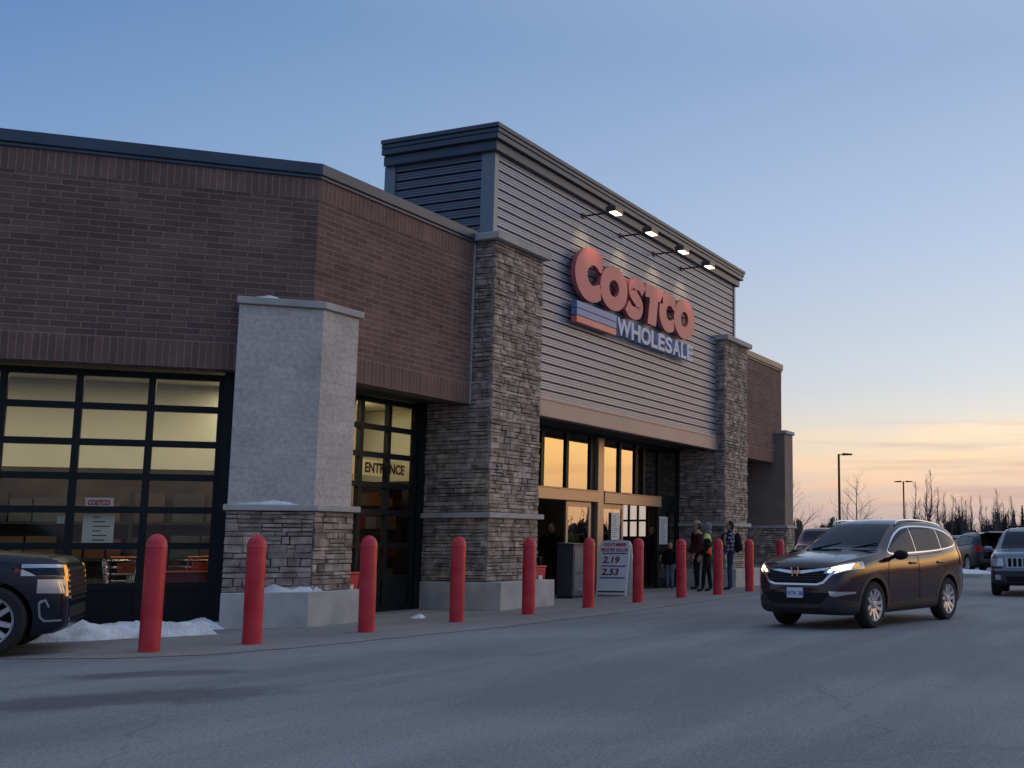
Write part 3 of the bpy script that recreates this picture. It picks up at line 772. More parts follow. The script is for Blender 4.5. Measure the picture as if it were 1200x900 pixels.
def Cloop(x0, x1, z0, z1, hole=0.30, hx=0.60):
    cx, cz = (x0 + x1) / 2, (z0 + z1) / 2; W = x1 - x0; H = z1 - z0
    rx, rz = W * 0.62, H / 2; cx = x0 + rx
    o = []
    for i in range(61):
        a = R(52 + (308 - 52) * i / 60)
        o.append((cx + rx * math.cos(a), cz + rz * math.sin(a)))
    x_cut = o[0][0]
    icx, irx, irz = cx + W * 0.06, W * 0.235, H * 0.19
    inn = [(icx + irx * math.cos(R(a)), cz + irz * math.sin(R(a))) for a in range(318, 41, -6)]
    o += [(x1, cz - rz * 0.66), (x1 - W * 0.02, cz - rz * 0.24)] + inn + [(x1 - W * 0.02, cz + rz * 0.20), (x1, cz + rz * 0.60)]
    return [o]
def Oloop(x0, x1, z0, z1, k=0.36):
    cx, cz = (x0 + x1) / 2, (z0 + z1) / 2
    return [arc(cx, cz, (x1 - x0) / 2, (z1 - z0) / 2, 0, 354, 59), arc(cx, cz, (x1 - x0) / 2 * k, (z1 - z0) / 2 * k * 1.05, 0, 350, 35)]
letter('letter', Cloop(22.32, 23.62, 6.93, 8.25), 7.4)
letter('letter', Oloop(23.56, 24.98, 6.94, 8.06), 7.5)
def Sloop(x0, x1, z0, z1):
    C = smooth_line([(.90, .72), (.74, .83), (.50, .845), (.29, .76), (.27, .63), (.44, .535), (.62, .45), (.74, .34), (.70, .21), (.50, .15), (.27, .16), (.08, .27)], 6)
    hw = 0.165
    Lf, Rt = [], []
    W, H = x1 - x0, z1 - z0
    for i, p in enumerate(C):
        a = C[max(i - 1, 0)]; b = C[min(i + 1, len(C) - 1)]
        dx, dz = (b[0] - a[0]) * W, (b[1] - a[1]) * H; l = math.hypot(dx, dz) or 1
        nx, nz = -dz / l, dx / l
        Lf.append((x0 + p[0] * W + nx * hw, z0 + p[1] * H + nz * hw)); Rt.append((x0 + p[0] * W - nx * hw, z0 + p[1] * H - nz * hw))
    return [Lf + Rt[::-1]]
def stroke_letter(name, x0, x1, z0, z1):
    # thick S: two outlines joined as quads
    lp = Sloop(x0, x1, z0, z1)[0]; n = len(lp) // 2
    lp = shear([lp], 7.5)[0]
    A = lp[:n]; B = lp[n:][::-1]
    mb = MB()
    for i in range(n - 1):
        a, b, c, d = A[i], A[i + 1], B[i + 1], B[i]
        y0, y1 = SY - 0.055, SY + 0.055
        mb.face([(a[0], y0, a[1]), (b[0], y0, b[1]), (c[0], y0, c[1]), (d[0], y0, d[1])])
        mb.face([(a[0], y1, a[1]), (d[0], y1, d[1]), (c[0], y1, c[1]), (b[0], y1, b[1])])
        mb.face([(a[0], y0, a[1]), (a[0], y1, a[1]), (b[0], y1, b[1]), (b[0], y0, b[1])])
        mb.face([(d[0], y0, d[1]), (c[0], y0, c[1]), (c[0], y1, c[1]), (d[0], y1, d[1])])
    for k in (0, n - 1):
        a, d = A[k], B[k]; mb.face([(a[0], SY - .055, a[1]), (d[0], SY - .055, d[1]), (d[0], SY + .055, d[1]), (a[0], SY + .055, a[1])])
    o = mb.build(name, M['signred'], sign, recalc=False); return keep(o)
stroke_letter('letter', 24.93, 26.00, 6.93, 8.06)
letter('letter', [[(25.97, 8.03), (27.02, 8.03), (27.05, 7.66), (26.76, 7.68), (26.70, 6.97), (26.20, 6.97), (26.26, 7.68), (25.99, 7.66)]], 7.5)
letter('letter', Cloop(26.86, 27.84, 6.95, 8.05), 7.5)
letter('letter', Oloop(27.80, 29.20, 6.94, 8.07), 7.5)
for (z0, z1, m) in ((6.69, 6.845, 'signblue'), (6.52, 6.67, 'signblue'), (6.35, 6.50, 'signpink')):
    b = MB(); b.box(22.44, 24.40, SY - 0.06, SY + 0.09, z0, z1); keep(b.build('stripe', M[m], sign))
xw = 24.42
for ch, w in zip('WHOLESALE', (0.80, 0.57, 0.62, 0.44, 0.46, 0.50, 0.56, 0.42, 0.46)):
    me = textmesh(ch, 0.5, 0.12, 0.018); fit(me, xw + 0.03, xw + w - 0.025, 6.385, 6.83)
    me.transform(Matrix.Rotation(R(90), 4, 'X')); me.transform(Matrix.Translation((0, SY, 0)))
    keep(meshobj('small_letter', me, M['signblue2'], sign)); xw += w * 0.965
# --- sign lamps on arms
for i, (x, lab) in enumerate(((23.08, 'lit sign lamp on an arm above the first large red letter'), (25.02, 'second lit sign lamp from the left, on an arm above the letter S'), (26.98, 'third lit sign lamp from the left, on an arm above the red letters'), (28.77, 'lit sign lamp nearest the right end of the tower, over the last red letter'))):
    t = tag(empty('sign_lamp', (x, 13.05, 9.04)), lab, 'lamp', 'floodlights over the store sign')
    a = MB(); a.tube((0, 0, 0), (0, -0.72, 0.01), 0.022, n=8); a.box(-0.06, 0.06, -0.03, 0.0, -0.06, 0.06); a.build('arm', M['black'], t)
    b = MB(); b.prism([(-0.19, -0.98, -0.02), (-0.19, -0.72, -0.02), (-0.19, -0.70, 0.09), (-0.19, -0.84, 0.15), (-0.19, -0.98, 0.10)], (0.38, 0, 0)); b.build('housing', M['lampmetal'], t, bevel=0.01)
    c = MB(); c.box(-0.16, 0.16, -0.965, -0.80, -0.040, -0.022); c.build('lens', M['lamplit'], t)
    l = bpy.data.lights.new('sign_lamp_light', 'SPOT'); l.energy = 42; l.color = (1.0, 0.72, 0.36); l.spot_size = R(62); l.spot_blend = 0.9; l.shadow_soft_size = 0.08
    lo = bpy.data.objects.new('sign_lamp_light', l); COL.objects.link(lo); lo.location = (x, 13.05 - 0.85, 8.97)
    lo.rotation_euler = (Vector((0, -0.80, 0.72))).to_track_quat('Z', 'Y').to_euler()
# ------------------------------------------------------------------ bollards
H_B = 1.41
def bollard_mesh():
    mb = MB(); r = 0.120
    prof = [(r, -0.05), (r, 1.24), (r + 0.003, 1.243), (r + 0.003, 1.262), (r, 1.266)]
    for k in range(1, 9):
        a = k / 8 * math.pi / 2; prof.append((max(0.002, r * math.cos(a)), 1.266 + 0.144 * math.sin(a)))
    mb.lathe(prof, n=28)
    return mb
bl = [(10.30, 11.66, 'red bollard nearest the camera, standing before the snow pile and the wide glazed door'),
      (11.58, 11.32, 'red bollard in front of the concrete base of the grey corner pilaster'),
      (13.72, 11.25, 'red bollard before the narrow glazed door marked ENTRANCE'),
      (16.03, 11.31, 'red bollard in front of the shaded side of the tall stone pillar'),
      (18.23, 11.30, 'red bollard in front of the concrete block under the tall stone pillar'),
      (20.56, 11.34, 'red bollard between the dark grey cabinet and the price board'),
      (22.74, 11.31, 'red bollard touching the right edge of the price board in view'),
      (25.10, 11.33, 'red bollard hiding half of the short blond person in dark jacket'),
      (26.95, 11.15, 'red bollard overlapping the person in the orange safety vest'),
      (29.03, 11.08, 'red bollard just right of the person in plaid shirt'),
      (31.90, 11.20, 'farthest red bollard, standing behind the maroon car')]
bm0 = None
for i, (x, y, lab) in enumerate(bl):
    if bm0 is None: bm0 = bollard_mesh().build('bollard', M['red'], smooth=True); o = bm0
    else: o = bm0.copy(); COL.objects.link(o)
    o.location = (x, y, 0); o.rotation_euler = (R(rng.uniform(-.7, .7)), R(rng.uniform(-.7, .7)), rng.uniform(0, 6)); tag(o, lab, 'bollard', 'red bollards along the store front')

# ------------------------------------------------------------------ snow
def snow_mound(name, cx, cy, rz, lx, ly, h, lab, seed, z0=0.0, n=34, flat=False):
    rr = random.Random(seed); mb = MB(); V = []; F = []
    ph = [rr.uniform(0, 6.28) for _ in range(8)]
    for j in range(n + 1):
        for i in range(n + 1):
            u = i / n * 2 - 1; v = j / n * 2 - 1
            r = math.hypot(u, v); a = math.atan2(v, u)
            edge = 0.80 + 0.10 * math.sin(3 * a + ph[0]) + 0.07 * math.sin(5 * a + ph[1]) + .04 * math.sin(9 * a + ph[2])
            t = max(0.0, 1 - (r / edge) ** 2)
            z = t ** 0.7 * (1 + 0.35 * math.sin(4.2 * u + ph[3]) + 0.22 * math.sin(7 * v + 5 * u + ph[4])) * h
            z += t ** .5 * 0.10 * h * (rr.uniform(-1, 1) + math.sin(17 * u + 9 * v))
            V.append((u * lx, v * ly, z - 0.012 if t <= 0 else z))
    for j in range(n):
        for i in range(n):
            q = (j * (n + 1) + i, j * (n + 1) + i + 1, (j + 1) * (n + 1) + i + 1, (j + 1) * (n + 1) + i)
            if max(V[k][2] for k in q) > 0: F.append(q)
    mb.raw(V, F)
    o = mb.build(name, M['snow'], smooth='full', weld=False)
    o.location = (cx, cy, z0); o.rotation_euler = (0, 0, rz)
    return tag(o, lab, 'snow')
snow_mound('snow_pile', 11.35, 14.05, R(-38), 1.75, 0.50, 0.27, 'white snow pile on the pavement below the wide glazed door, behind the dark blue car', 3)
snow_mound('snow_pile', 13.05, 14.08, R(-40), 0.75, 0.24, 0.13, 'small low snow heap left of the grey pilaster base', 5)
snow_mound('snow_patch', 14.13, 13.15, R(-47), 0.55, 0.15, 0.12, 'snow lying on the concrete base block of the grey pilaster', 8, 0.54)
snow_mound('snow_patch', 13.88, 13.40, R(-47), 0.50, 0.09, 0.05, 'thin snow on the stone band of the grey pilaster', 12, 1.895)
snow_mound('snow_patch', 13.80, 13.62, R(-47), 0.32, 0.10, 0.05, 'thin snow on the top cap of the grey pilaster', 14, 5.19)
snow_mound('snow_patch', 16.6, 12.5, R(5), 0.22, 0.12, 0.05, 'tiny snow lump on the pavement left of the tall stone pillar base', 18, 0.004)

# ------------------------------------------------------------------ vehicles
def carpaint(name, col, metal=0.35, rough=0.28, coat=0.4):
    return mat(name, col, rough=rough, metal=metal, coat=coat, var=0.06, vscale=1.3)
M['maroon'] = carpaint('dark_maroon_paint', (0.028, 0.008, 0.015), metal=0.0, rough=0.14, coat=0.5)
M['navy'] = carpaint('dark_navy_paint', (0.006, 0.010, 0.024), metal=0.0, rough=0.18, coat=0.0)
M['bluegrey'] = carpaint('blue_grey_paint', (0.16, 0.20, 0.26))
M['silver'] = carpaint('silver_paint', (0.42, 0.43, 0.46))
M['redpaint'] = carpaint('dark_red_paint', (0.16, 0.015, 0.022))
M['blackpaint'] = carpaint('black_paint', (0.012, 0.012, 0.014))
M['cladding'] = mat('grey_plastic_cladding', (0.030, 0.028, 0.030), rough=0.6, var=0.1, vscale=8)
M['carglass'] = mat('tinted_car_glass', (0.006, 0.014, 0.034), rough=0.03, spec=0.2, coat=0.0)
M['chrome'] = mat('chrome', (0.72, 0.72, 0.74), rough=0.14, metal=1.0)
M['alloy'] = mat('alloy_rim', (0.50, 0.50, 0.52), rough=0.35, metal=0.35)
M['tyre'] = mat('tyre_rubber', (0.017, 0.017, 0.018), rough=0.85, var=0.2, vscale=10)
M['gap'] = mat('panel_gap', (0.004, 0.004, 0.004), rough=0.9)
M['headlit'] = mat('lit_headlight', (0.8, 0.7, 0.5), rough=0.15, emit=(1.0, 0.74, 0.40), estr=2.6)
M['headoff'] = mat('unlit_headlight', (0.50, 0.52, 0.55), rough=0.12, metal=0.5, spec=0.8)
M['amber'] = mat('amber_lens', (0.75, 0.25, 0.03), rough=0.2, emit=(1.0, 0.45, 0.08), estr=0.5)
M['taillens'] = mat('tail_lens', (0.30, 0.012, 0.012), rough=0.2)
M['plate'] = mat('number_plate', (0.68, 0.72, 0.78), rough=0.4)
M['plateink'] = mat('plate_ink', (0.04, 0.08, 0.30), rough=0.5)

def lerp_tab(tab, x):
    # tab sorted by decreasing x, smoothed
    T = sorted(tab)
    if x <= T[0][0]: return T[0][1]
    if x >= T[-1][0]: return T[-1][1]
    for i in range(len(T) - 1):
        if T[i][0] <= x <= T[i + 1][0]:
            x0, y0 = T[i]; x1, y1 = T[i + 1]
            m0 = (y1 - (T[i - 1][1] if i else y0)) / ((x1 - (T[i - 1][0] if i else x0)) or 1)
            m1 = ((T[i + 2][1] if i + 2 < len(T) else y1) - y0) / (((T[i + 2][0] if i + 2 < len(T) else x1) - x0) or 1)
            h = x1 - x0; t = (x - x0) / h
            s = (y1 - y0) / h
            m0 = max(min(m0, 2.2 * abs(s)), -2.2 * abs(s)) if s else 0; m1 = max(min(m1, 2.2 * abs(s)), -2.2 * abs(s)) if s else 0
            return (2 * t**3 - 3 * t**2 + 1) * y0 + (t**3 - 2 * t**2 + t) * h * m0 + (-2 * t**3 + 3 * t**2) * y1 + (t**3 - t**2) * h * m1
def chaikin(P, n=2, closed=False):
    for _ in range(n):
        Q = [] if closed else [P[0]]
        L_ = len(P)
        for i in range(L_ if closed else L_ - 1):
            a = P[i]; b = P[(i + 1) % L_]
            Q.append(tuple(a[k] * .75 + b[k] * .25 for k in range(len(a)))); Q.append(tuple(a[k] * .25 + b[k] * .75 for k in range(len(a))))
        if not closed: Q.append(P[-1])
        P = Q
    return P

class Car:
    def __init__(s, name, loc, rz, scale, label, cat, W, top, belt, bot, plan, tum=0.30, crease=0.985, group=None):
        s.root = tag(empty(name, loc, rz, scale), label, cat, group)
        xf = max(x for x, _ in top); xr = min(x for x, _ in top)
        n = 64; xs = []
        for i in range(n + 1):
            t = i / n
            t = t * 0.55 + (0.5 - 0.5 * math.cos(math.pi * t)) * 0.45
            xs.append(xr + (xf - xr) * t)
        rows = []
        for x in xs:
            zt = lerp_tab(top, x); zb = lerp_tab(bot, x); w = lerp_tab(plan, x) * W / 2
            zl = min(lerp_tab(belt, x), zt - 0.035)
            h = zt - zl
            yr = w * 0.955 - tum * max(0, h - 0.05) - 0.05
            mid = zb + (zl - zb) * 0.48
            P = [(0, zb), (w * 0.80, zb), (w * 0.955, zb + 0.04), (w * 0.985, zb + (mid - zb) * 0.55), (w, mid), (w * 0.998, zl - (zl - mid) * 0.42), (w * crease, zl - (zl - mid) * 0.12), (w * 0.955, zl),
                 (w * 0.955 - (w * 0.955 - yr) * 0.5, zl + h * 0.52), (yr + 0.012, zl + h * 0.84), (yr - 0.075, zt - 0.012), (yr * 0.55, zt + 0.012), (0, zt + 0.02)]
            rows.append([(x, q[0], q[1]) for q in chaikin(P, 2)])
        m = len(rows[0]); V = []; F = []
        for r in rows: V += r + [(q[0], -q[1], q[2]) for q in r[-2:0:-1]]
        k = len(V) // len(rows)
        for i in range(len(rows) - 1):
            for j in range(k):
                F.append((i * k + j, i * k + (j + 1) % k, (i + 1) * k + (j + 1) % k, (i + 1) * k + j))
        F.append(tuple(range(k))); F.append(tuple((len(rows) - 1) * k + j for j in range(k - 1, -1, -1)))
        mb = MB(); mb.raw(V, F)
        s.B = s._mesh(mb)
        s.cache = {}
    def _mesh(s, mb):
        me = bpy.data.meshes.new('t'); me.from_pydata([tuple(v) for v in mb.v], [], mb.f)
        bm = bmesh.new(); bm.from_mesh(me); bmesh.ops.remove_doubles(bm, verts=bm.verts, dist=1e-5); bmesh.ops.recalc_face_normals(bm, faces=bm.faces); bm.to_mesh(me); bm.free()
        return me
    def infl(s, d):
        if d in s.cache: return s.cache[d]
        me = s.B.copy(); nn = [v.normal.copy() for v in me.vertices]
        for v, q in zip(me.vertices, nn): v.co += q * d
        s.cache[d] = me; return me
    def boolean(s, a, b, op):
        oa = bpy.data.objects.new('a', a); ob = bpy.data.objects.new('b', b); COL.objects.link(oa); COL.objects.link(ob)
        md = oa.modifiers.new('b', 'BOOLEAN'); md.operation = op; md.object = ob; md.solver = 'EXACT'
        bpy.context.view_layer.update()
        me = bpy.data.meshes.new_from_object(oa.evaluated_get(bpy.context.evaluated_depsgraph_get()))
        bpy.data.objects.remove(oa); bpy.data.objects.remove(ob)
        return me
    def side_prism(s, poly, sgn, y0=0.25, y1=1.3):
        mb = MB(); mb.prism([(x, y0 * sgn, z) for x, z in poly], (0, (y1 - y0) * sgn, 0)); return s._mesh(mb)
    def front_prism(s, poly, x0, x1):
        mb = MB(); mb.prism([(x0, y, z) for y, z in poly], (x1 - x0, 0, 0)); return s._mesh(mb)
    def top_prism(s, poly, z0, z1):
        mb = MB(); mb.prism([(x, y, z0) for x, y in poly], (0, 0, z1 - z0)); return s._mesh(mb)
    def put(s, name, me, m, parent=None, smooth=True):
        me.name = name; me.materials.clear(); me.materials.append(m)
        for p in me.polygons: p.material_index = 0
        if smooth:
            me.polygons.foreach_set('use_smooth', [True] * len(me.polygons)); me.set_sharp_from_angle(angle=R(35))
        o = bpy.data.objects.new(name, me); COL.objects.link(o); o.parent = parent or s.root; return o
    def side(s, name, poly, d, m, sides=(1, -1), parent=None, y0=0.25):
        out = []
        for g in sides:
            out.append(s.put(name, s.boolean(s.infl(d), s.side_prism(poly, g, y0), 'INTERSECT'), m, parent))
        return out
    def front(s, name, poly, x0, x1, d, m, parent=None, sym=False):
        out = []
        for g in ((1, -1) if sym else (1,)):
            out.append(s.put(name, s.boolean(s.infl(d), s.front_prism([(y * g, z) for y, z in poly], x0, x1), 'INTERSECT'), m, parent))
        return out
    def body(s, m, arches, extra=None):
        me = s.B.copy()
        for (x, z, r) in arches:
            mb = MB(); mb.lathe([(r, -1.3), (r, 1.3)], (x, 0, z), n=36, axis='y'); me = s.boolean(me, s._mesh(mb), 'DIFFERENCE')
        for e in (extra or []): me = s.boolean(me, e, 'DIFFERENCE')
        s.bodyo = s.put('body', me, m)
        # dark inner floor between the wheels
        return s.bodyo
    def wheels(s, xs, track, r, rim, width=0.235, spokes=10, style='split', steer=0.0):
        proto = None
        for x in xs:
            for g in (1, -1):
                if proto is None:
                    t = MB(); rr = rim
                    t.lathe([(rr, -width / 2 + .02), (rr + .02, -width / 2), (r - .03, -width / 2), (r, -width / 2 + .035), (r, width / 2 - .035), (r - .03, width / 2), (rr + .02, width / 2), (rr, width / 2 - .02)], n=40, axis='y'); t.f = t.f[:-2]; t.uv = t.uv[:-2]; t.mi = t.mi[:-2]
                    w = t.build('wheel', M['tyre'], s.root, smooth=True)
                    a = MB(); o = width / 2 - 0.02
                    # rim barrel
                    n = 40
                    for (r0, y0), (r1, y1) in zip([(rim, o - .14), (rim - .012, o - .14), (rim - .02, o - .01), (rim + .006, o + .014), (rim + .006, o - .14)][:-1], [(rim, o - .14), (rim - .012, o - .14), (rim - .02, o - .01), (rim + .006, o + .014), (rim + .006, o - .14)][1:]):
                        V = []
                        for rad, yy in ((r0, y0), (r1, y1)):
                            for i in range(n): V.append((rad * math.cos(2 * math.pi * i / n), yy, rad * math.sin(2 * math.pi * i / n)))
                        a.raw(V, [(i, (i + 1) % n, n + (i + 1) % n, n + i) for i in range(n)])
                    for k in range(spokes):
                        an = 2 * math.pi * (k + (0.22 * (-1) ** k if style == 'split' else 0)) / spokes
                        an2 = 2 * math.pi * (k - (0.10 * (-1) ** k if style == 'split' else 0)) / spokes
                        c0 = Vector((0.05 * math.cos(an), o - 0.03, 0.05 * math.sin(an))); c1 = Vector(((rim - .012) * math.cos(an2), o + 0.002, (rim - .012) * math.sin(an2)))
                        d = (c1 - c0).normalized(); sd = d.cross(Vector((0, 1, 0))).normalized()
                        wd0, wd1 = 0.030, 0.022
                        V = [c0 + sd * wd0, c0 - sd * wd0, c1 - sd * wd1, c1 + sd * wd1]
                        V = [q + Vector((0, .012, 0)) for q in V] + [q - Vector((0, .022, 0)) + sd * (0.006 if i in (0, 3) else -0.006) for i, q in enumerate(V)]
                        a.raw(V, [(0, 1, 2, 3), (4, 7, 6, 5), (0, 3, 7, 4), (1, 5, 6, 2), (0, 4, 5, 1), (3, 2, 6, 7)])
                    a.lathe([(0.055, o - .06), (0.055, o + .004), (0.03, o + .014)], n=20, axis='y')
                    a.build('rim', M['alloy'], w)
                    b = MB(); b.lathe([(rim - .005, o - .15), (rim - .005, o - .12)], n=32, axis='y'); b.build('brake_disc', M['gap'], w)
                    proto = w
                else: w = copy_tree(proto, s.root)
                w.location = (x, g * (track / 2), r); w.rotation_euler = (0, rng.uniform(0, 3), (0 if g > 0 else math.pi) + (steer if x > 0 else 0))
    def mirror(s, x, z, y, m, sz=1.0):
        for g in (1, -1):
            mb = MB(); mb.ellipsoid((x, g * (y + 0.15 * sz), z), 0.085 * sz, 0.120 * sz, 0.078 * sz, 14, 10)
            mb.prism([(x + .07, g * (y - .06), z - .10), (x - .04, g * (y - .06), z - .10), (x - .03, g * (y + .08), z - .03), (x + .05, g * (y + .08), z - .03)], (0, 0, 0.05))
            o = mb.build('side_mirror', m, s.root, smooth=True)
            q = MB(); q.ellipsoid((x - 0.082 * sz, g * (y + 0.15 * sz), z), 0.02, 0.105 * sz, 0.07 * sz, 12, 8); q.build('mirror_glass', M['carglass'], o, smooth=True)
    def text(s, body, loc, size, m, rot, parent=None, name='plate_number', depth=0.004, off=0.0):
        me = textmesh(body, size, depth, off, 'CENTER'); me.transform(rot); me.transform(Matrix.Translation(Vector(loc)))
        return meshobj(name, me, m, parent or s.root)
    def plate(s, x, z, txt, parent=None, rear=False):
        d = -1 if rear else 1
        mb = MB(); mb.box(x - .008, x + .008, -0.15, 0.15, z - 0.075, z + 0.075); p = mb.build('number_plate', M['plate'], s.root, bevel=0.004)
        rot = Matrix.Rotation(R(90 * d), 4, 'Z') @ Matrix.Rotation(R(90), 4, 'X')
        s.text(txt, (x + 0.012 * d, 0, z - 0.035), 0.085, M['plateink'], rot, p)

def suv(name, loc, rz, scale, label, paint, kind, plate='CHTK 284', lit=False, detail=2, cat='car', group=None, hatch=False):
    """three body shapes; every one is a closed body with panes, lamps and trim cut from the same surface"""
    if kind == 'crossover':
        W = 1.82; wb = 1.31; R_ = 0.352
        top = [(2.25, .60), (2.24, .76), (2.205, .90), (2.12, .985), (1.92, 1.04), (1.55, 1.095), (1.15, 1.145), (.90, 1.175), (.60, 1.345), (.32, 1.50), (.08, 1.605), (-.2, 1.655), (-.65, 1.672), (-1.2, 1.645), (-1.6, 1.58), (-1.80, 1.49), (-1.98, 1.27), (-2.11, 1.08), (-2.20, .96), (-2.24, .80), (-2.28, .56)]
        belt = [(2.25, .54), (2.1, .87), (1.8, .975), (1.04, 1.06), (-.5, 1.10), (-1.6, 1.20), (-2.0, 1.12), (-2.28, .60)]
        bot = [(2.25, .33), (2.1, .24), (1.7, .205), (-1.7, .22), (-2.1, .32), (-2.28, .44)]
        plan = [(2.25, .60), (2.215, .72), (2.14, .83), (2.0, .905), (1.75, .965), (1.3, .995), (.4, .99), (-1.2, 1.0), (-1.8, .965), (-2.1, .88), (-2.24, .80), (-2.28, .74)]
        dlo = [(.86, 1.10), (.60, 1.28), (.28, 1.465), (-.05, 1.565), (-.6, 1.58), (-1.15, 1.55), (-1.48, 1.48), (-1.74, 1.37), (-1.80, 1.29), (-1.62, 1.22), (-.9, 1.15), (.2, 1.11)]
        splits = (-.20, -1.12); ws = [(-.67, 1.175), (.67, 1.175), (.54, 1.60), (-.54, 1.60)]; wsx = (0.08, .94)
        rw = [(-.56, 1.22), (.56, 1.22), (.48, 1.50), (-.48, 1.50)]
        doors = [[(.84, .36), (.89, .75), (.83, 1.06), (-.15, 1.09), (-.17, .34)], [(-.21, .34), (-.19, 1.09), (-1.10, 1.145), (-1.16, .92), (-.98, .62), (-.78, .38)]]
        rails = ((-.02, 1.612), (-1.50, 1.56), .60)
    elif kind == 'boxy':
        W = 1.82; wb = 1.345; R_ = 0.365
        top = [(2.22, .60), (2.205, .78), (2.18, 1.00), (2.08, 1.075), (1.6, 1.125), (1.15, 1.155), (.98, 1.18), (.62, 1.45), (.36, 1.63), (.2, 1.69), (-.2, 1.735), (-1.2, 1.735), (-1.9, 1.70), (-2.02, 1.62), (-2.16, 1.12), (-2.24, .9), (-2.26, .6)]
        belt = [(2.22, .56), (2.1, 1.0), (.98, 1.12), (-.5, 1.15), (-2.0, 1.17), (-2.26, .62)]
        bot = [(2.22, .36), (2.1, .31), (1.7, .28), (-1.7, .29), (-2.1, .36), (-2.26, .46)]
        plan = [(2.22, .78), (2.19, .86), (2.08, .92), (1.7, .97), (1.2, .99), (-1.7, 1.0), (-2.1, .95), (-2.26, .88)]
        dlo = [(.93, 1.165), (.62, 1.39), (.36, 1.57), (.1, 1.615), (-.9, 1.64), (-1.75, 1.62), (-1.86, 1.52), (-1.80, 1.20), (-.6, 1.18)]
        splits = (-.18, -1.12); ws = [(-.68, 1.20), (.68, 1.20), (.58, 1.65), (-.58, 1.65)]; wsx = (0.2, 1.0)
        rw = [(-.62, 1.18), (.62, 1.18), (.56, 1.62), (-.56, 1.62)]
        doors = [[(.86, .46), (.90, .9), (.88, 1.13), (-.14, 1.15), (-.16, .46)], [(-.20, .46), (-.18, 1.15), (-1.10, 1.165), (-1.16, .95), (-.92, .66), (-.80, .46)]]
        rails = ((.1, 1.73), (-1.85, 1.71), .56)
    elif kind == 'large':
        W = 1.92; wb = 1.43; R_ = 0.385
        top = [(2.34, .62), (2.33, .80), (2.30, .98), (2.20, 1.055), (1.8, 1.10), (1.3, 1.15), (1.12, 1.17), (.75, 1.40), (.45, 1.58), (.2, 1.68), (-.2, 1.74), (-1.2, 1.75), (-2.0, 1.69), (-2.25, 1.58), (-2.42, 1.20), (-2.5, .95), (-2.54, .62)]
        belt = [(2.34, .58), (2.2, .98), (1.12, 1.11), (-.5, 1.14), (-2.2, 1.18), (-2.54, .64)]
        bot = [(2.34, .30), (2.2, .225), (1.8, .20), (-1.8, .22), (-2.3, .32), (-2.54, .44)]
        plan = [(2.34, .70), (2.31, .79), (2.22, .87), (2.0, .94), (1.5, .985), (-1.8, 1.0), (-2.3, .93), (-2.54, .82)]
        dlo = [(1.05, 1.15), (.75, 1.34), (.42, 1.52), (.1, 1.61), (-.9, 1.63), (-1.9, 1.57), (-2.10, 1.42), (-2.05, 1.24), (-.6, 1.17)]
        splits = (-.15, -1.2); ws = [(-.70, 1.19), (.70, 1.19), (.58, 1.64), (-.58, 1.64)]; wsx = (0.2, 1.14)
        rw = [(-.62, 1.22), (.62, 1.22), (.55, 1.56), (-.55, 1.56)]
        doors = [[(.96, .40), (1.0, .9), (.98, 1.12), (-.12, 1.14), (-.14, .40)], [(-.18, .40), (-.16, 1.14), (-1.16, 1.16), (-1.24, .95), (-1.0, .64), (-.86, .40)]]
        rails = ((.1, 1.74), (-1.9, 1.70), .60)
    else:  # pickup: tall hood, cab, open bed
        W = 1.98; wb = 1.75; R_ = 0.40
        top = [(2.75, .74), (2.73, .98), (2.66, 1.18), (2.5, 1.24), (1.7, 1.29), (1.35, 1.31), (.95, 1.60), (.7, 1.80), (.5, 1.87), (.0, 1.90), (-.6, 1.89), (-.85, 1.83), (-.98, 1.50), (-1.02, 1.31), (-1.3, 1.28), (-2.9, 1.28), (-2.95, 1.1), (-2.97, .8)]
        belt = [(2.75, .70), (2.6, 1.12), (1.35, 1.22), (-.9, 1.25), (-2.97, 1.18)]
        bot = [(2.75, .48), (2.6, .42), (2.2, .40), (-2.5, .44), (-2.97, .58)]
        plan = [(2.75, .82), (2.72, .88), (2.6, .94), (2.2, .98), (1.5, 1.0), (-2.8, 1.0), (-2.97, .98)]
        dlo = [(1.26, 1.29), (.95, 1.52), (.66, 1.72), (.4, 1.77), (-.6, 1.77), (-.82, 1.70), (-.84, 1.28)]
        splits = (-.0, -.62); ws = [(-.74, 1.33), (.74, 1.33), (.62, 1.80), (-.62, 1.80)]; wsx = (0.5, 1.4)
        rw = [(-.6, 1.35), (.6, 1.35), (.55, 1.74), (-.55, 1.74)]
        doors = [[(1.2, .52), (1.24, 1.22), (-.02, 1.24), (-.04, .52)]]
        rails = None
    c = Car(name, loc, rz, scale, label, cat, W, top, belt, bot, plan, group=group)
    ra = R_ + 0.055
    xr = min(x for x, _ in top); xf = max(x for x, _ in top)
    extra = []
    if hatch:
        extra.append(c.front_prism([(-.60, .62), (.60, .62), (.60, 1.10), (.52, 1.55), (-.52, 1.55), (-.60, 1.10)], xr - .3, xr + 1.3))
    if kind == 'pickup':
        mbx = MB(); mbx.box(-2.86, -1.10, -.80, .80, .80, 1.6); extra.append(c._mesh(mbx))
    wf = 1.60 if kind == 'large' and not hatch else wb
    c.body(paint, [(wf, R_, ra), (-wb, R_, ra)], extra)
    c.wheels((wf, -wb), W - 0.26, R_, R_ * (0.68 if kind != 'large' else 0.70), spokes=(10 if kind != 'boxy' else 5), style=('split' if kind != 'boxy' else 'plain'))
    ub = MB(); ub.box(-wb + .1, wb - .1, -W / 2 + .32, W / 2 - .32, .24, .5); ub.build('underbody', M['gap'], c.root)
    # glass
    dl = chaikin(dlo, 2, True)
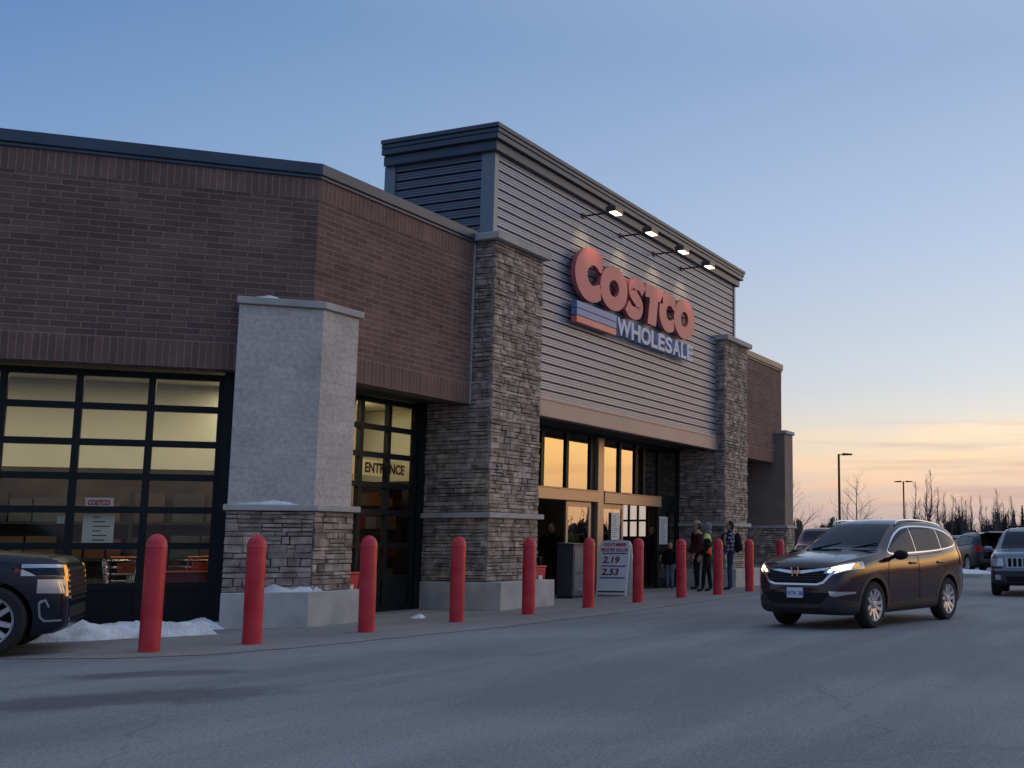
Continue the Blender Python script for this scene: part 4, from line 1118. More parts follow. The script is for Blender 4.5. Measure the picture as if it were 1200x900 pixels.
    if detail > 1 and kind == 'crossover': c.side('window_trim', dl, 0.005, M['chrome'], y0=.3)
    else: c.side('window_trim', dl, 0.004, M['gap'], y0=.3)
    cx = sum(p[0] for p in dlo) / len(dlo); cz = sum(p[1] for p in dlo) / len(dlo)
    inner = chaikin([(cx + (x - cx) * 0.972, cz + (z - cz) * 0.885) for x, z in dlo], 2, True)
    lims = [9.0, splits[0], splits[1], -9.0]
    pane_polys = []
    def clip(poly, lo, hi):
        for sgn, lim in ((1, lo), (-1, -hi)):
            out = []
            for i in range(len(poly)):
                a = poly[i]; b = poly[(i + 1) % len(poly)]
                da = a[0] * sgn - lim; db = b[0] * sgn - lim
                if da >= 0: out.append(a)
                if (da >= 0) != (db >= 0):
                    t = da / (da - db); out.append((lim * sgn, a[1] + (b[1] - a[1]) * t))
            poly = out
        return poly
    for hi, lo in zip(lims[:-1], lims[1:]):
        pp = clip(inner, lo + 0.018, hi - 0.018)
        if len(pp) > 2:
            c.side('window', pp, 0.010, M['carglass'], y0=.3)
    c.front('windshield', chaikin(ws, 0), wsx[0], wsx[1], 0.006, M['carglass'])
    if not hatch: c.front('rear_window', rw, xr - .2, xr + 0.75 if kind != 'pickup' else -.7, 0.006, M['carglass'])
    if detail > 1:
        for dp in doors:
            dq = dp
            c.side('door_gap', dq, 0.0025, M['gap'], y0=.4)
            ccx = sum(p[0] for p in dq) / len(dq); ccz = sum(p[1] for p in dq) / len(dq)
            ip = [(ccx + (x - ccx) * 0.982, ccz + (z - ccz) * 0.976) for x, z in dq]
            ds = c.side('door', ip, 0.0045, paint, y0=.4)
            xa = min(p[0] for p in dq)
            for g, d in zip((1, -1), ds):
                h = MB(); yy = W / 2 * 0.985; zz = 0.965 if kind == 'crossover' else 1.0
                h.box(xa + .10, xa + .31, g * yy, g * (yy + .035), zz - .016, zz + .022)
                h.build('handle', paint if kind == 'crossover' else M['chrome'], d, bevel=0.012)
    if rails:
        (x0, z0), (x1, z1), y = rails
        for g in (1, -1):
            t = MB(); P = [(x0 + .12, g * (y + .01), z0 - .03), (x0, g * y, z0 + .035), ((x0 + x1) / 2, g * y, (z0 + z1) / 2 + .075), (x1, g * y, z1 + .035), (x1 - .12, g * y, z1 - .04)]
            t.path(smooth_line3(P), 0.02, 8); t.build('roof_rail', M['chrome'] if kind == 'crossover' else M['cladding'], c.root, smooth=True)
    c.mirror(.70 if kind == 'crossover' else .80 if kind != 'pickup' else 1.1, 1.10 if kind == 'crossover' else 1.18 if kind != 'pickup' else 1.36, W / 2 - 0.03, M['gap'] if kind == 'crossover' else paint, 1.0)
    def arch_ring(x):
        P = [(x + (ra + .075) * math.cos(a), R_ + (ra + .075) * math.sin(a)) for a in [R(-38 + i * 256 / 30) for i in range(31)]]
        Q = [(x + (ra - .0) * math.cos(a), R_ + (ra - .0) * math.sin(a)) for a in [R(-38 + i * 256 / 30) for i in range(30, -1, -1)]]
        return P + Q
    if detail > 0 and kind in ('crossover', 'boxy'):
        for x in (wb, -wb): c.side('arch_cladding', arch_ring(x), 0.008, M['cladding'], y0=.5)
        c.side('sill_cladding', [(wb - ra - .05, .18), (-wb + ra + .05, .18), (-wb + ra + .02, .40), (wb - ra - .02, .36)], 0.007, M['cladding'], y0=.5)
    # ---- faces
    if kind == 'crossover':
        U = lambda P, d=.075: [(y, z + d) for y, z in P]
        c.front('lower_bumper', [(-.9, .16), (.9, .16), (.86, .42), (.62, .52), (.45, .38), (-.45, .38), (-.62, .52), (-.86, .42)], 1.78, 2.4, 0.006, M['cladding'])
        c.front('lower_intake', [(-.50, .39), (.50, .39), (.60, .55), (-.60, .55)], 1.9, 2.4, 0.004, M['gap'])
        gr = c.front('grille', U([(-.60, .84), (-.52, .645), (-.40, .61), (.40, .61), (.52, .645), (.60, .84)]), 1.9, 2.4, 0.006, M['gap'])[0]
        for z in (.735, .775, .815): c.front('grille_slat', [(-.5, z), (.5, z), (.5, z + .015), (-.5, z + .015)], 1.95, 2.4, 0.010, M['cladding'], gr)
        c.front('chrome_bar', U([(-.62, .82), (-.10, .755), (.10, .755), (.62, .82), (.62, .852), (.10, .80), (-.10, .80), (-.62, .852)]), 1.85, 2.4, 0.018, M['chrome'])
        c.front('chrome_bow', U([(-.70, .80), (-.52, .615), (-.40, .585), (.40, .585), (.52, .615), (.70, .80), (.655, .81), (.50, .645), (.39, .612), (-.39, .612), (-.50, .645), (-.655, .81)]), 1.8, 2.4, 0.016, M['chrome'])
        hl = U([(.50, .765), (.66, .742), (.90, .83), (.93, .945), (.80, .925), (.56, .845)])
        lens = M['headlit'] if lit else M['headoff']
        heads = c.front('headlight', hl, 1.62, 2.4, 0.010, M['headoff'], sym=True)
        for g, hobj in zip((1, -1), heads):
            c.front('lit_lamp', U([(g * y, z) for y, z in [(.56, .780), (.67, .765), (.835, .825), (.835, .905), (.62, .85)]]), 1.8, 2.4, 0.014, lens, hobj)
            c.front('indicator', U([(g * y, z) for y, z in [(.845, .835), (.89, .86), (.90, .93), (.845, .915)]]), 1.74, 2.4, 0.014, M['amber'], hobj)
        c.front('fog_lamp_trim', [(.60, .575), (.86, .565), (.86, .535), (.70, .495), (.62, .51)], 1.6, 2.4, 0.010, M['chrome'], sym=True)
        c.front('fog_lamp', [(.71, .565), (.80, .563), (.80, .525), (.71, .517)], 1.6, 2.4, 0.016, M['headoff'], sym=True)
        # emblem
        e = MB(); x = 2.235
        for g in (1, -1): e.prism([(x, g * .034, .79), (x, g * .056, .79), (x, g * .078, .93), (x, g * .052, .93)], (.034, 0, 0))
        e.box(x, x + .032, -.042, .042, .85, .872); e.build('emblem', M['chrome'], c.root)
        c.plate(2.275, .545, plate)
        c.side('tail_lamp', [(-1.98, 1.44), (-1.86, 1.46), (-1.80, 1.16), (-1.90, .90), (-2.2, .88), (-2.26, 1.0)], 0.010, M['taillens'], y0=.52)
        wp_ = MB()
        for g in (-1, 1): wp_.tube((.90, g * .35 - .2, 1.19), (.74, g * .35 + .28, 1.285), .010, n=6)
        wp_.build('wiper', M['gap'], c.root)
    if kind == 'boxy':
        c.front('lower_bumper', [(-.95, .28), (.95, .28), (.95, .64), (-.95, .64)], 1.72, 2.5, 0.014, M['cladding'])
        c.front('lower_intake', [(-.45, .36), (.45, .36), (.48, .50), (-.48, .50)], 1.9, 2.5, 0.018, M['gap'])
        gr = c.front('grille', [(-.46, .72), (.46, .72), (.50, .98), (-.50, .98)], 1.9, 2.5, 0.012, M['silver'])[0]
        for i in range(7):
            y = -.375 + i * .125; c.front('grille_slot', [(y - .042, .745), (y + .042, .745), (y + .042, .955), (y - .042, .955)], 1.9, 2.5, 0.018, M['gap'], gr)
        c.front('headlight', [(.53, .76), (.84, .77), (.86, .94), (.55, .96)], 1.7, 2.5, 0.012, M['headoff'], sym=True)
        c.front('indicator', [(.56, .70), (.84, .70), (.84, .745), (.56, .745)], 1.7, 2.5, 0.014, M['amber'] if False else M['cladding'], sym=True)
        c.front('fog_lamp', [(.60, .42), (.74, .42), (.74, .54), (.60, .54)], 1.8, 2.5, 0.022, M['headoff'], sym=True)
        c.side('tail_lamp', [(-2.0, 1.15), (-2.0, .82), (-2.3, .82), (-2.3, 1.15)], 0.010, M['taillens'], y0=.6)
        bx = MB(); 
        for x in (-.1, -1.3): bx.tube((x, -.56, 1.79), (x, .56, 1.79), .02, n=8)
        bx.build('roof_crossbar', M['cladding'], c.root)
    if kind == 'large':
        gr = c.front('grille', [(-.60, .58), (.60, .58), (.66, .96), (-.66, .96)], 2.0, 2.6, 0.010, M['gap'])[0]
        for i in range(6): c.front('grille_bar', [(-.62, .61 + i * .06), (.62, .61 + i * .06), (.62, .64 + i * .06), (-.62, .64 + i * .06)], 2.05, 2.6, 0.022, M['chrome'], gr)
        heads = c.front('headlight', [(.665, .85), (.93, .87), (.97, 1.0), (.67, .985)], 1.90, 2.6, 0.010, M['headoff'], sym=True)
        for g, hobj in zip((1, -1), heads):
            c.front('lamp_bezel', [(g * y, z) for y, z in [(.69, .86), (.90, .87), (.92, .955), (.69, .955)]], 1.80, 2.6, 0.014, M['carglass'], hobj)
            c.front('daytime_lamp', [(g * y, z) for y, z in [(.66, .80), (.72, .80), (.72, .985), (.66, .985)]], 2.0, 2.6, 0.017, M['amber'], hobj)
        c.front('lower_lamp', [(.69, .66), (.90, .68), (.90, .83), (.67, .82)], 2.06, 2.6, 0.009, M['headoff'], sym=True)
        c.front('lower_lit_lamp', [(.675, .64), (.72, .64), (.71, .80), (.675, .80)], 2.0, 2.6, 0.014, M['amber'], sym=True)
        c.side('intake_trim', [(2.095, .60), (2.08, .57), (2.095, .42), (2.14, .368), (2.30, .368), (2.30, .388), (2.15, .388), (2.112, .43), (2.10, .565), (2.145, .592), (2.175, .52), (2.19, .53), (2.152, .615)], 0.012, M['chrome'], y0=.5)
        c.front('lower_intake', [(-.62, .34), (.62, .34), (.62, .52), (-.62, .52)], 2.0, 2.6, 0.008, M['gap'])
        c.front('chrome_lip', [(-.62, .36), (.62, .36), (.62, .40), (-.62, .40)], 2.0, 2.6, 0.016, M['chrome'])
        c.side('side_marker', [(1.84, .91), (1.895, .91), (1.895, .955), (1.84, .955)], 0.008, M['taillens'], y0=.6)
        c.side('lower_trim', [(wf - ra, .24), (-wb + ra, .26), (-wb + ra, .38), (wf - ra, .36)], 0.006, M['cladding'], y0=.5)
        c.side('tail_lamp', [(-2.2, 1.2), (-2.2, .9), (-2.6, .9), (-2.6, 1.2)], 0.010, M['taillens'], y0=.6)
        m_ = MB(); m_.box(1.50, 1.62, -.02, .02, 1.135, 1.15); m_.build('washer_nozzle', M['gap'], c.root)
    if kind == 'pickup':
        c.front('grille', [(-.6, .80), (.6, .80), (.62, 1.14), (-.62, 1.14)], 2.3, 3, 0.012, M['gap'])
        c.front('chrome_bar', [(-.62, .94), (.62, .94), (.62, 1.0), (-.62, 1.0)], 2.3, 3, 0.024, M['chrome'])
        c.front('headlight', [(.64, .92), (.94, .94), (.96, 1.14), (.66, 1.15)], 2.2, 3, 0.012, M['headoff'], sym=True)
        c.front('bumper', [(-1, .50), (1, .50), (1, .72), (-1, .72)], 2.2, 3, 0.03, M['chrome'])
        c.side('tail_lamp', [(-2.85, 1.2), (-2.85, .9), (-3, .9), (-3, 1.2)], 0.010, M['taillens'], y0=.6)
    if hatch:
        # tailgate swung up over the open boot
        t = MB(); t.prism([(xr + .42, -.58, 1.70), (xr - .55, -.60, 1.80), (xr - .78, -.60, 1.74), (xr - .76, -.60, 1.70), (xr - .50, -.60, 1.745), (xr + .42, -.58, 1.64)], (0, 1.18, 0))
        o = t.build('tailgate', paint, c.root, bevel=0.02)
        for g in (1, -1):
            s_ = MB(); s_.tube((xr + .12, g * .56, 1.30), (xr - .35, g * .57, 1.74), .012, n=6); s_.build('gas_strut', M['gap'], c.root)
        st_ = MB(); st_.box(xr + .85, xr + 1.05, -.58, -.06, .66, 1.24); st_.box(xr + .85, xr + 1.05, .06, .58, .66, 1.24); st_.build('rear_seat', M['cladding'], c.root, bevel=0.04)
    return c
def smooth_line3(P, n=6):
    out = []
    for i in range(len(P) - 1):
        p0 = P[max(i - 1, 0)]; p1 = P[i]; p2 = P[i + 1]; p3 = P[min(i + 2, len(P) - 1)]
        for k in range(n):
            t = k / n
            out.append(tuple(0.5 * (2 * p1[j] + (p2[j] - p0[j]) * t + (2 * p0[j] - 5 * p1[j] + 4 * p2[j] - p3[j]) * t * t + (-p0[j] + 3 * p1[j] - 3 * p2[j] + p3[j]) * t ** 3) for j in range(3)))
    out.append(P[-1]); return out

mc = suv('maroon_car', (18.77, 5.05, 0), R(165.0), 0.97, 'dark maroon crossover with lit headlights driving towards the camera', M['maroon'], 'crossover', lit=True)
mc.root.scale = (0.965, 0.97, 1.01)
suv('four_wheel_drive', (30.80, 3.90, 0), R(184), 0.97, 'blue grey boxy four wheel drive with slotted grille at the right edge', M['bluegrey'], 'boxy', plate='')
suv('dark_blue_car', (8.52, 14.64, 0), R(-46), 1.06, 'dark navy car with chrome grille parked at the left edge by the glazed door', M['navy'], 'large')
suv('red_pickup', (45.5, 14.2, 0), R(196), 1.0, 'dark red pickup truck seen over the hood of the maroon car', M['redpaint'], 'pickup', detail=1, cat='truck')
suv('black_car', (53.0, 9.1, 0), R(30), 1.0, 'black car with its tailgate raised over an open boot, beyond the maroon car', M['blackpaint'], 'large', detail=1, hatch=True)
suv('silver_car', (61.5, 12.2, 0), R(98), 1.0, 'silver car half hidden behind the rear of the maroon car', M['silver'], 'crossover', detail=1)
suv('silver_van', (66.0, 8.6, 0), R(95), 1.08, 'pale silver car beyond the raised tailgate of the black car', M['silver'], 'boxy', detail=1)
# ------------------------------------------------------------------ signs and papers
def ahead(px_deg, D): return (D * math.cos(R(px_deg)), D * math.sin(R(px_deg)))
M['paper'] = mat('white_paper', (0.72, 0.71, 0.66), rough=0.8)
def platemat():
    m, nt, out = newmat('translucent_cream_plate'); N = nt.nodes.new; L = nt.links.new
    a = N('ShaderNodeBsdfDiffuse'); a.inputs[0].default_value = (.74, .68, .50, 1); b = N('ShaderNodeBsdfTranslucent'); b.inputs[0].default_value = (.95, .80, .52, 1)
    x = N('ShaderNodeMixShader'); x.inputs[0].default_value = .85; L(a.outputs[0], x.inputs[1]); L(b.outputs[0], x.inputs[2]); L(x.outputs[0], out.inputs[0]); return m
M['creamplate'] = platemat()
M['ink'] = mat('dark_ink', (0.02, 0.02, 0.022), rough=0.7)
M['inkred'] = mat('red_ink', (0.45, 0.03, 0.05), rough=0.6)
M['inkprice'] = mat('dark_red_ink', (0.16, 0.015, 0.03), rough=0.6)
M['inkbrown'] = mat('brown_ink', (0.10, 0.03, 0.02), rough=0.6)
M['inkblue'] = mat('blue_ink', (0.05, 0.06, 0.22), rough=0.6)
M['boardwhite'] = mat('white_board_plastic', (0.74, 0.74, 0.76), rough=0.4, var=0.05)
def flat_text(body, x0, x1, z0, z1, T, m, parent, name='lettering', off=0.0, depth=0.003, shear=0.0):
    """text fitted to a rectangle of a wall frame T(along, out, up)"""
    me = textmesh(body, 0.5, depth, off, shear=shear); fit(me, 0, 1, 0, 1)
    for v in me.vertices:
        v.co = Vector(T((x0 + v.co.x * (x1 - x0), v.co.z, z0 + v.co.y * (z1 - z0))))
    return meshobj(name, me, m, parent)
# ENTRANCE plate hanging behind the narrow glazed door
t = tag(empty('entrance_sign', (0, 0, 0)), 'cream sign reading ENTRANCE in dark capitals behind the narrow glazed door', 'sign')
mb = MB(TA); mb.face([(17.32, -1.225, 2.58), (18.66, -1.225, 2.58), (18.66, -1.225, 2.88), (17.32, -1.225, 2.88)]); mb.build('plate', M['creamplate'], t)
flat_text('ENTRANCE', 17.40, 18.58, 2.63, 2.83, lambda q: TA((q[0], -1.214 + q[1], q[2])), M['inkbrown'], t, off=0.02)
# logo notice and list taped inside the wide glazed door (along runs leftwards there)
TP = lambda q: TC((q[0], -0.765 + q[1], q[2]))
t = tag(empty('window_notice', (0, 0, 0)), 'small white notice with the red store name inside the wide glazed door', 'notice')
mb = MB(TP); mb.box(2.83, 3.23, -0.012, 0.0, 1.83, 2.01); mb.build('paper', M['paper'], t)
flat_text('COSTCO', 3.19, 2.88, 1.89, 1.98, lambda q: TP((q[0], 0.004 + q[1], q[2])), M['inkred'], t, off=0.03, shear=0.2)
mb = MB(TP); mb.box(2.90, 3.10, 0.002, 0.004, 1.858, 1.874); mb.build('stripe', M['inkblue'], t)
t = tag(empty('notice_list', (0, 0, 0)), 'white paper list with short dark lines of text inside the wide glazed door', 'notice')
mb = MB(TP); mb.box(2.80, 3.24, -0.012, 0.0, 1.30, 1.76); mb.build('paper', M['paper'], t)
mb = MB(TP)
for k, w in enumerate((.10, .18, .24, .12, .20, .18)): mb.box(3.10 - w, 3.10, 0.001, 0.003, 1.695 - k * .072, 1.712 - k * .072)
mb.build('text_lines', M['ink'], t)
t = tag(empty('taped_note', (0, 0, 0)), 'tiny white note taped inside the wide glazed door, above the dark navy car', 'notice')
mb = MB(TP); mb.box(3.50, 3.60, -0.012, 0.0, 1.60, 1.72); mb.build('paper', M['paper'], t)
def door_paper(x0, x1, z0, z1, o, lab, seed):
    t = tag(empty('door_notice', (0, 0, 0)), lab, 'notice')
    mb = MB(TS); mb.box(x0, x1, o, o + 0.004, z0, z1); mb.build('paper', M['paper'], t)
    rr = random.Random(seed); mb = MB(TS); z = z1 - .08
    while z > z0 + .06:
        mb.box(x0 + .06, x0 + .06 + (x1 - x0 - .12) * rr.uniform(.5, 1), o + .005, o + .006, z - .014, z); z -= .055
    mb.build('text_lines', M['inkblue'], t)
door_paper(26.95, 27.42, 1.38, 2.10, 0.035, 'tall white notice on the glass of the right sliding door', 4)
door_paper(30.02, 30.60, 1.26, 2.06, -0.02, 'tall pale notice on the dark glass panel right of the doors', 6)

# price board on the pavement
bx, by = ahead(27.55, 28.6)
t = tag(empty('price_board', (bx, by, 0), R(184)), 'white folding price board with prices 2.19 and 2.53 standing before the doors', 'sign')
PW, PH, ln = 0.40, 1.36, 0.19
def TB(q): return (0.30 - ln * q[2] / PH * 1.35 + q[1], q[0], q[2])     # front panel leaning back; faces +X of the empty
def board(T, name):
    mb = MB(T); P = [(-PW, .06), (-PW, PH - .12), (-PW + .03, PH - .03), (-PW + .12, PH), (PW - .12, PH), (PW - .03, PH - .03), (PW, PH - .12), (PW, .06)]
    f0 = [(y, -0.03, z) for y, z in P]; f1 = [(y, 0.0, z) for y, z in P]; n = len(P)
    mb.raw(f0 + f1, [(i, (i + 1) % n, n + (i + 1) % n, n + i) for i in range(n)] + [tuple(range(n)), tuple(range(n, 2 * n))])
    for s_ in (-1, 1): mb.box(s_ * PW - .02 * (s_ > 0), s_ * PW + .02 * (s_ < 0), -0.03, 0.0, 0.0, .06)
    return mb.build(name, M['boardwhite'], t)
fp = board(TB, 'front_panel')
board(lambda q: (-(0.30 - ln * q[2] / PH * 1.35) - q[1] - .0, q[0], q[2]), 'back_panel')
TBf = lambda q: TB((q[0], q[1] + 0.003, q[2]))
flat_text("TODAY'S MEMBER", -.31, .31, 1.215, 1.30, TBf, M['inkred'], fp, off=.02)
flat_text('PRICE PER GALLON', -.36, .36, 1.085, 1.17, TBf, M['inkred'], fp, off=.02)
flat_text('2.19', -.30, .16, .80, .965, TBf, M['inkprice'], fp, name='price', off=.015, shear=.15)
flat_text('2.53', -.30, .16, .51, .675, TBf, M['inkprice'], fp, name='price', off=.015, shear=.15)
mb = MB(TB)
for z in (1.03, .72, .435): mb.box(-.32, .34, .001, .006, z, z + .028)
mb.build('price_rail', M['inkblue'], fp)
mb = MB(TB); mb.box(-.36, .36, .001, .006, .10, .135); mb.build('bottom_rail', M['ink'], fp)

# dark grey cabinet beside the left sliding door
M['cab'] = mat('dark_grey_metal', (0.075, 0.085, 0.10), rough=0.5, metal=0.2, var=0.12)
M['cabglass'] = mat('cabinet_panel', (0.12, 0.15, 0.18), rough=0.25)
cx, cy = ahead(29.75, 27.6)
t = tag(empty('grey_cabinet', (cx, cy, 0), R(0)), 'waist high dark grey cabinet standing before the left sliding door', 'cabinet')
mb = MB(); mb.box(-.30, .30, -.22, .22, .06, 1.25); mb.prism([(-.32, -.25, 1.25), (-.32, .24, 1.25), (-.32, .24, 1.31), (-.32, -.25, 1.28)], (.64, 0, 0)); mb.build('cabinet_body', M['cab'], t, bevel=.012)
mb = MB(); mb.box(-.25, .25, -.232, -.222, .62, 1.16); mb.build('upper_panel', M['cabglass'], t)
mb = MB(); mb.box(-.25, .25, -.232, -.222, .16, .56); mb.build('lower_panel', M['cabglass'], t)
mb = MB(); mb.box(-.10, .10, -.25, -.232, .20, .23); mb.build('handle', M['chrome'], t)
mb = MB(); mb.box(-.28, .28, -.2, .2, 0, .06); mb.build('plinth', M['ink'], t)
# small red bins half hidden at the wall
def red_bin(x, y, lab):
    t = tag(empty('red_bin', (x, y, 0)), lab, 'bin')
    mb = MB(); mb.prism([(-.20, -.20, .03), (.20, -.20, .03), (.24, -.24, .74), (-.24, -.24, .74)], (0, .0, 0)) if False else None
    mb = MB(); V = [(-.19, -.19, .02), (.19, -.19, .02), (.19, .19, .02), (-.19, .19, .02), (-.23, -.23, .76), (.23, -.23, .76), (.23, .23, .76), (-.23, .23, .76)]
    mb.raw(V, [(0, 1, 5, 4), (1, 2, 6, 5), (2, 3, 7, 6), (3, 0, 4, 7), (3, 2, 1, 0), (4, 5, 6, 7)]); mb.build('bin_body', M['red'], t, bevel=.015)
    mb = MB(); mb.box(-.25, .25, -.25, .25, .765, .81); mb.build('lid', M['red'], t, bevel=.015)
    mb = MB(); mb.box(-.08, .08, -.235, -.226, .50, .60); mb.build('label', M['paper'], t)
red_bin(15.60, 13.40, 'small red bin just behind the grey corner pilaster beside the narrow glazed door')
red_bin(21.62, 13.35, 'small red bin tucked behind the right side of the tall stone pillar')

# things inside the glazed doors
def cart(x, y, rz, lab):
    t = tag(empty('shopping_cart', (x, y, 0.012), rz), lab, 'cart', 'shopping carts inside the glazed door')
    b = MB(); 
    def ring(z, x0, x1, w0, w1):
        P = [(x0, -w0, z), (x1, -w1, z), (x1, w1, z), (x0, w0, z), (x0, -w0, z)]
        b.path(P, .008, 5)
    for k in range(5): f = k / 4; ring(.55 + .45 * f, -.40 - .05 * f, .38 + .10 * f, .20 + .07 * f, .16 + .05 * f)
    for k in range(9):
        f = k / 8; xa = -.40 + .78 * f; xb = -.45 + .93 * f; wa = .20 - .04 * f; wb = .27 - .06 * f
        for g in (-1, 1): b.tube((xa, g * wa, .55), (xb, g * wb, 1.0), .005, n=4)
        b.tube((xa, -wa, .55), (xa, wa, .55), .005, n=4)
    b.build('basket', M['chrome'], t)
    h = MB(); h.tube((-.55, -.26, 1.05), (-.55, .26, 1.05), .020, n=10); h.build('handle', M['orange'], t, smooth=True)
    h = MB(); h.box(-.44, -.42, -.13, .13, .80, .97); h.build('child_seat', M['orange'], t)
    c = MB()
    for g in (-1, 1): c.path([(-.55, g * .25, 1.05), (-.42, g * .22, .50), (-.45, g * .24, .14), (.40, g * .17, .14)], .012, 6)
    c.build('frame', M['chrome'], t)
    for (wx, wy) in ((-.42, .24), (-.42, -.24), (.38, .17), (.38, -.17)):
        w = MB(); w.lathe([(.06, -.015), (.06, .015)], (wx, wy, .06), 14, axis='y'); w.build('wheel', M['tyre'], t)
M['orange'] = mat('orange_plastic', (0.62, 0.10, 0.03), rough=0.45)
for i, (s, o, rz, lab) in enumerate(((2.75, -1.55, R(60), 'shopping cart inside the wide glazed door, between the dark navy car and the nearest bollard'), (1.75, -1.75, R(70), 'shopping cart inside the wide glazed door behind the red display bin'), (3.7, -1.6, R(50), 'shopping cart inside the wide glazed door above the hood of the dark navy car'))):
    q = TC((s, o, 0)); cart(q[0], q[1], rz, lab)
t = tag(empty('display_bin', (0, 0, 0)), 'dark red display bin inside the wide glazed door right of the nearest bollard', 'bin')
mb = MB(TC); mb.box(1.42, 2.10, -1.40, -0.86, 0.02, .80); mb.build('bin_panel', M['redbin'], t, bevel=.01)
mb = MB(TC); mb.box(1.40, 2.12, -1.42, -0.84, .803, .84); mb.build('rim', M['redbin'], t, bevel=.008)
cols = [mat('carton_' + n, c, rough=.7) for n, c in (('red', (.45, .05, .03)), ('orange', (.62, .22, .06)), ('tan', (.5, .35, .2)), ('white', (.6, .58, .55)))]
t = tag(empty('display_shelf', (0, 0, 0)), 'shelf stacked with red and orange cartons inside the narrow glazed door', 'shelf')
rr = random.Random(3)
mb = MB(); 
for z in (.35, .95, 1.55, 2.02, 2.46): mb.box(16.6, 20.0, 15.60, 16.15, z, z + .04)
for x in (16.6, 18.3, 19.96): mb.box(x, x + .04, 15.60, 16.15, .03, 2.5)
mb.build('shelf_frame', M['redpaint'], t)
for z, h in ((.39, .42), (.99, .42), (1.59, .34), (2.06, .30)):
    x = 16.68
    while x < 19.7:
        w = rr.uniform(.18, .42)
        mb = MB(); mb.box(x, x + w - .02, 15.62 + rr.uniform(0, .06), 16.1, z + .003, z + h * rr.uniform(.6, 1)); mb.build('carton', rr.choice(cols), t); x += w

t = tag(empty('storage_rack', (0, 0, 0)), 'dim rack of brown cartons deep inside the wide glazed door', 'shelf')
dcols = [mat('dim_carton_' + n, c, rough=.8, var=.2) for n, c in (('brown', (.075, .048, .03)), ('dark', (.025, .02, .018)), ('rust', (.09, .03, .018)), ('grey', (.05, .048, .046)))]
mb = MB(TC)
for z in (.30, .98, 1.62): mb.box(.6, 7.2, -3.70, -3.05, z, z + .05)
for s_ in (.6, 2.8, 5.0, 7.15): mb.box(s_, s_ + .06, -3.08, -3.02, .02, 2.2); mb.box(s_, s_ + .06, -3.70, -3.64, .02, 2.2)
mb.build('rack_frame', M['black'], t)
for z, h in ((.35, .5), (1.03, .48), (1.67, .55)):
    x = .75
    while x < 7.0:
        w = rr.uniform(.22, .6)
        mb = MB(TC); mb.box(x, x + w - .03, -3.62, -3.12 - rr.uniform(0, .08), z + .003, z + h * rr.uniform(.55, 1)); mb.build('carton', rr.choice(dcols), t); x += w + rr.choice((0, 0, .12))

# ------------------------------------------------------------------ people
M['skin'] = mat('skin', (0.42, 0.24, 0.17), rough=0.6)
M['hairdark'] = mat('dark_hair', (0.015, 0.011, 0.009), rough=0.7)
M['hairblond'] = mat('blond_hair', (0.42, 0.27, 0.13), rough=0.7)
def cloth(n, c, v=.2): return mat('cloth_' + n, c, rough=0.9, spec=.2, var=v, vscale=9, bump=.3, bscale=25)
M['denim'] = cloth('denim', (.035, .05, .10)); M['paledenim'] = cloth('pale_denim', (.16, .20, .28)); M['blackcloth'] = cloth('black', (.010, .010, .012)); M['navycloth'] = cloth('navy', (.012, .014, .022))
M['marooncloth'] = cloth('maroon', (.060, .014, .020)); M['greycloth'] = cloth('grey', (.20, .20, .21)); M['beige'] = cloth('beige', (.38, .30, .23)); M['hivis'] = cloth('orange', (.80, .16, .02), .05); M['lime'] = cloth('lime', (.62, .66, .22), .05)
M['shoe'] = mat('shoe_leather', (.012, .011, .010), rough=.6)
def plaidmat():
    m, nt, out = newmat('plaid_flannel'); N = nt.nodes.new; L = nt.links.new
    b = N('ShaderNodeBsdfPrincipled'); L(b.outputs[0], out.inputs[0]); pset(b, rough=.9, spec=.2)
    tc = N('ShaderNodeTexCoord'); sp = N('ShaderNodeSeparateXYZ'); L(tc.outputs['Object'], sp.inputs[0])
    def stripe(src, f):
        a = N('ShaderNodeMath'); a.operation = 'MULTIPLY'; a.inputs[1].default_value = f; L(src, a.inputs[0])
        s = N('ShaderNodeMath'); s.operation = 'SINE'; L(a.outputs[0], s.inputs[0])
        g = N('ShaderNodeMath'); g.operation = 'GREATER_THAN'; g.inputs[1].default_value = .35; L(s.outputs[0], g.inputs[0]); return g.outputs[0]
    ad0 = N('ShaderNodeMath'); ad0.operation = 'ADD'; L(sp.outputs[0], ad0.inputs[0]); L(sp.outputs[1], ad0.inputs[1])
    s1, s2 = stripe(ad0.outputs[0], 62), stripe(sp.outputs[2], 62)
    ad = N('ShaderNodeMath'); ad.operation = 'ADD'; L(s1, ad.inputs[0]); L(s2, ad.inputs[1])
    hf = N('ShaderNodeMath'); hf.operation = 'MULTIPLY'; hf.inputs[1].default_value = .5; L(ad.outputs[0], hf.inputs[0])
    r = N('ShaderNodeValToRGB'); L(hf.outputs[0], r.inputs[0]); r.color_ramp.interpolation = 'CONSTANT'
    e = r.color_ramp.elements; e[0].color = (.018, .022, .05, 1); e[1].position = .4; e[1].color = (.10, .11, .17, 1); q = e.new(.8); q.color = (.46, .46, .50, 1)
    L(r.outputs[0], b.inputs['Base Color']); return m
M['plaid'] = plaidmat()

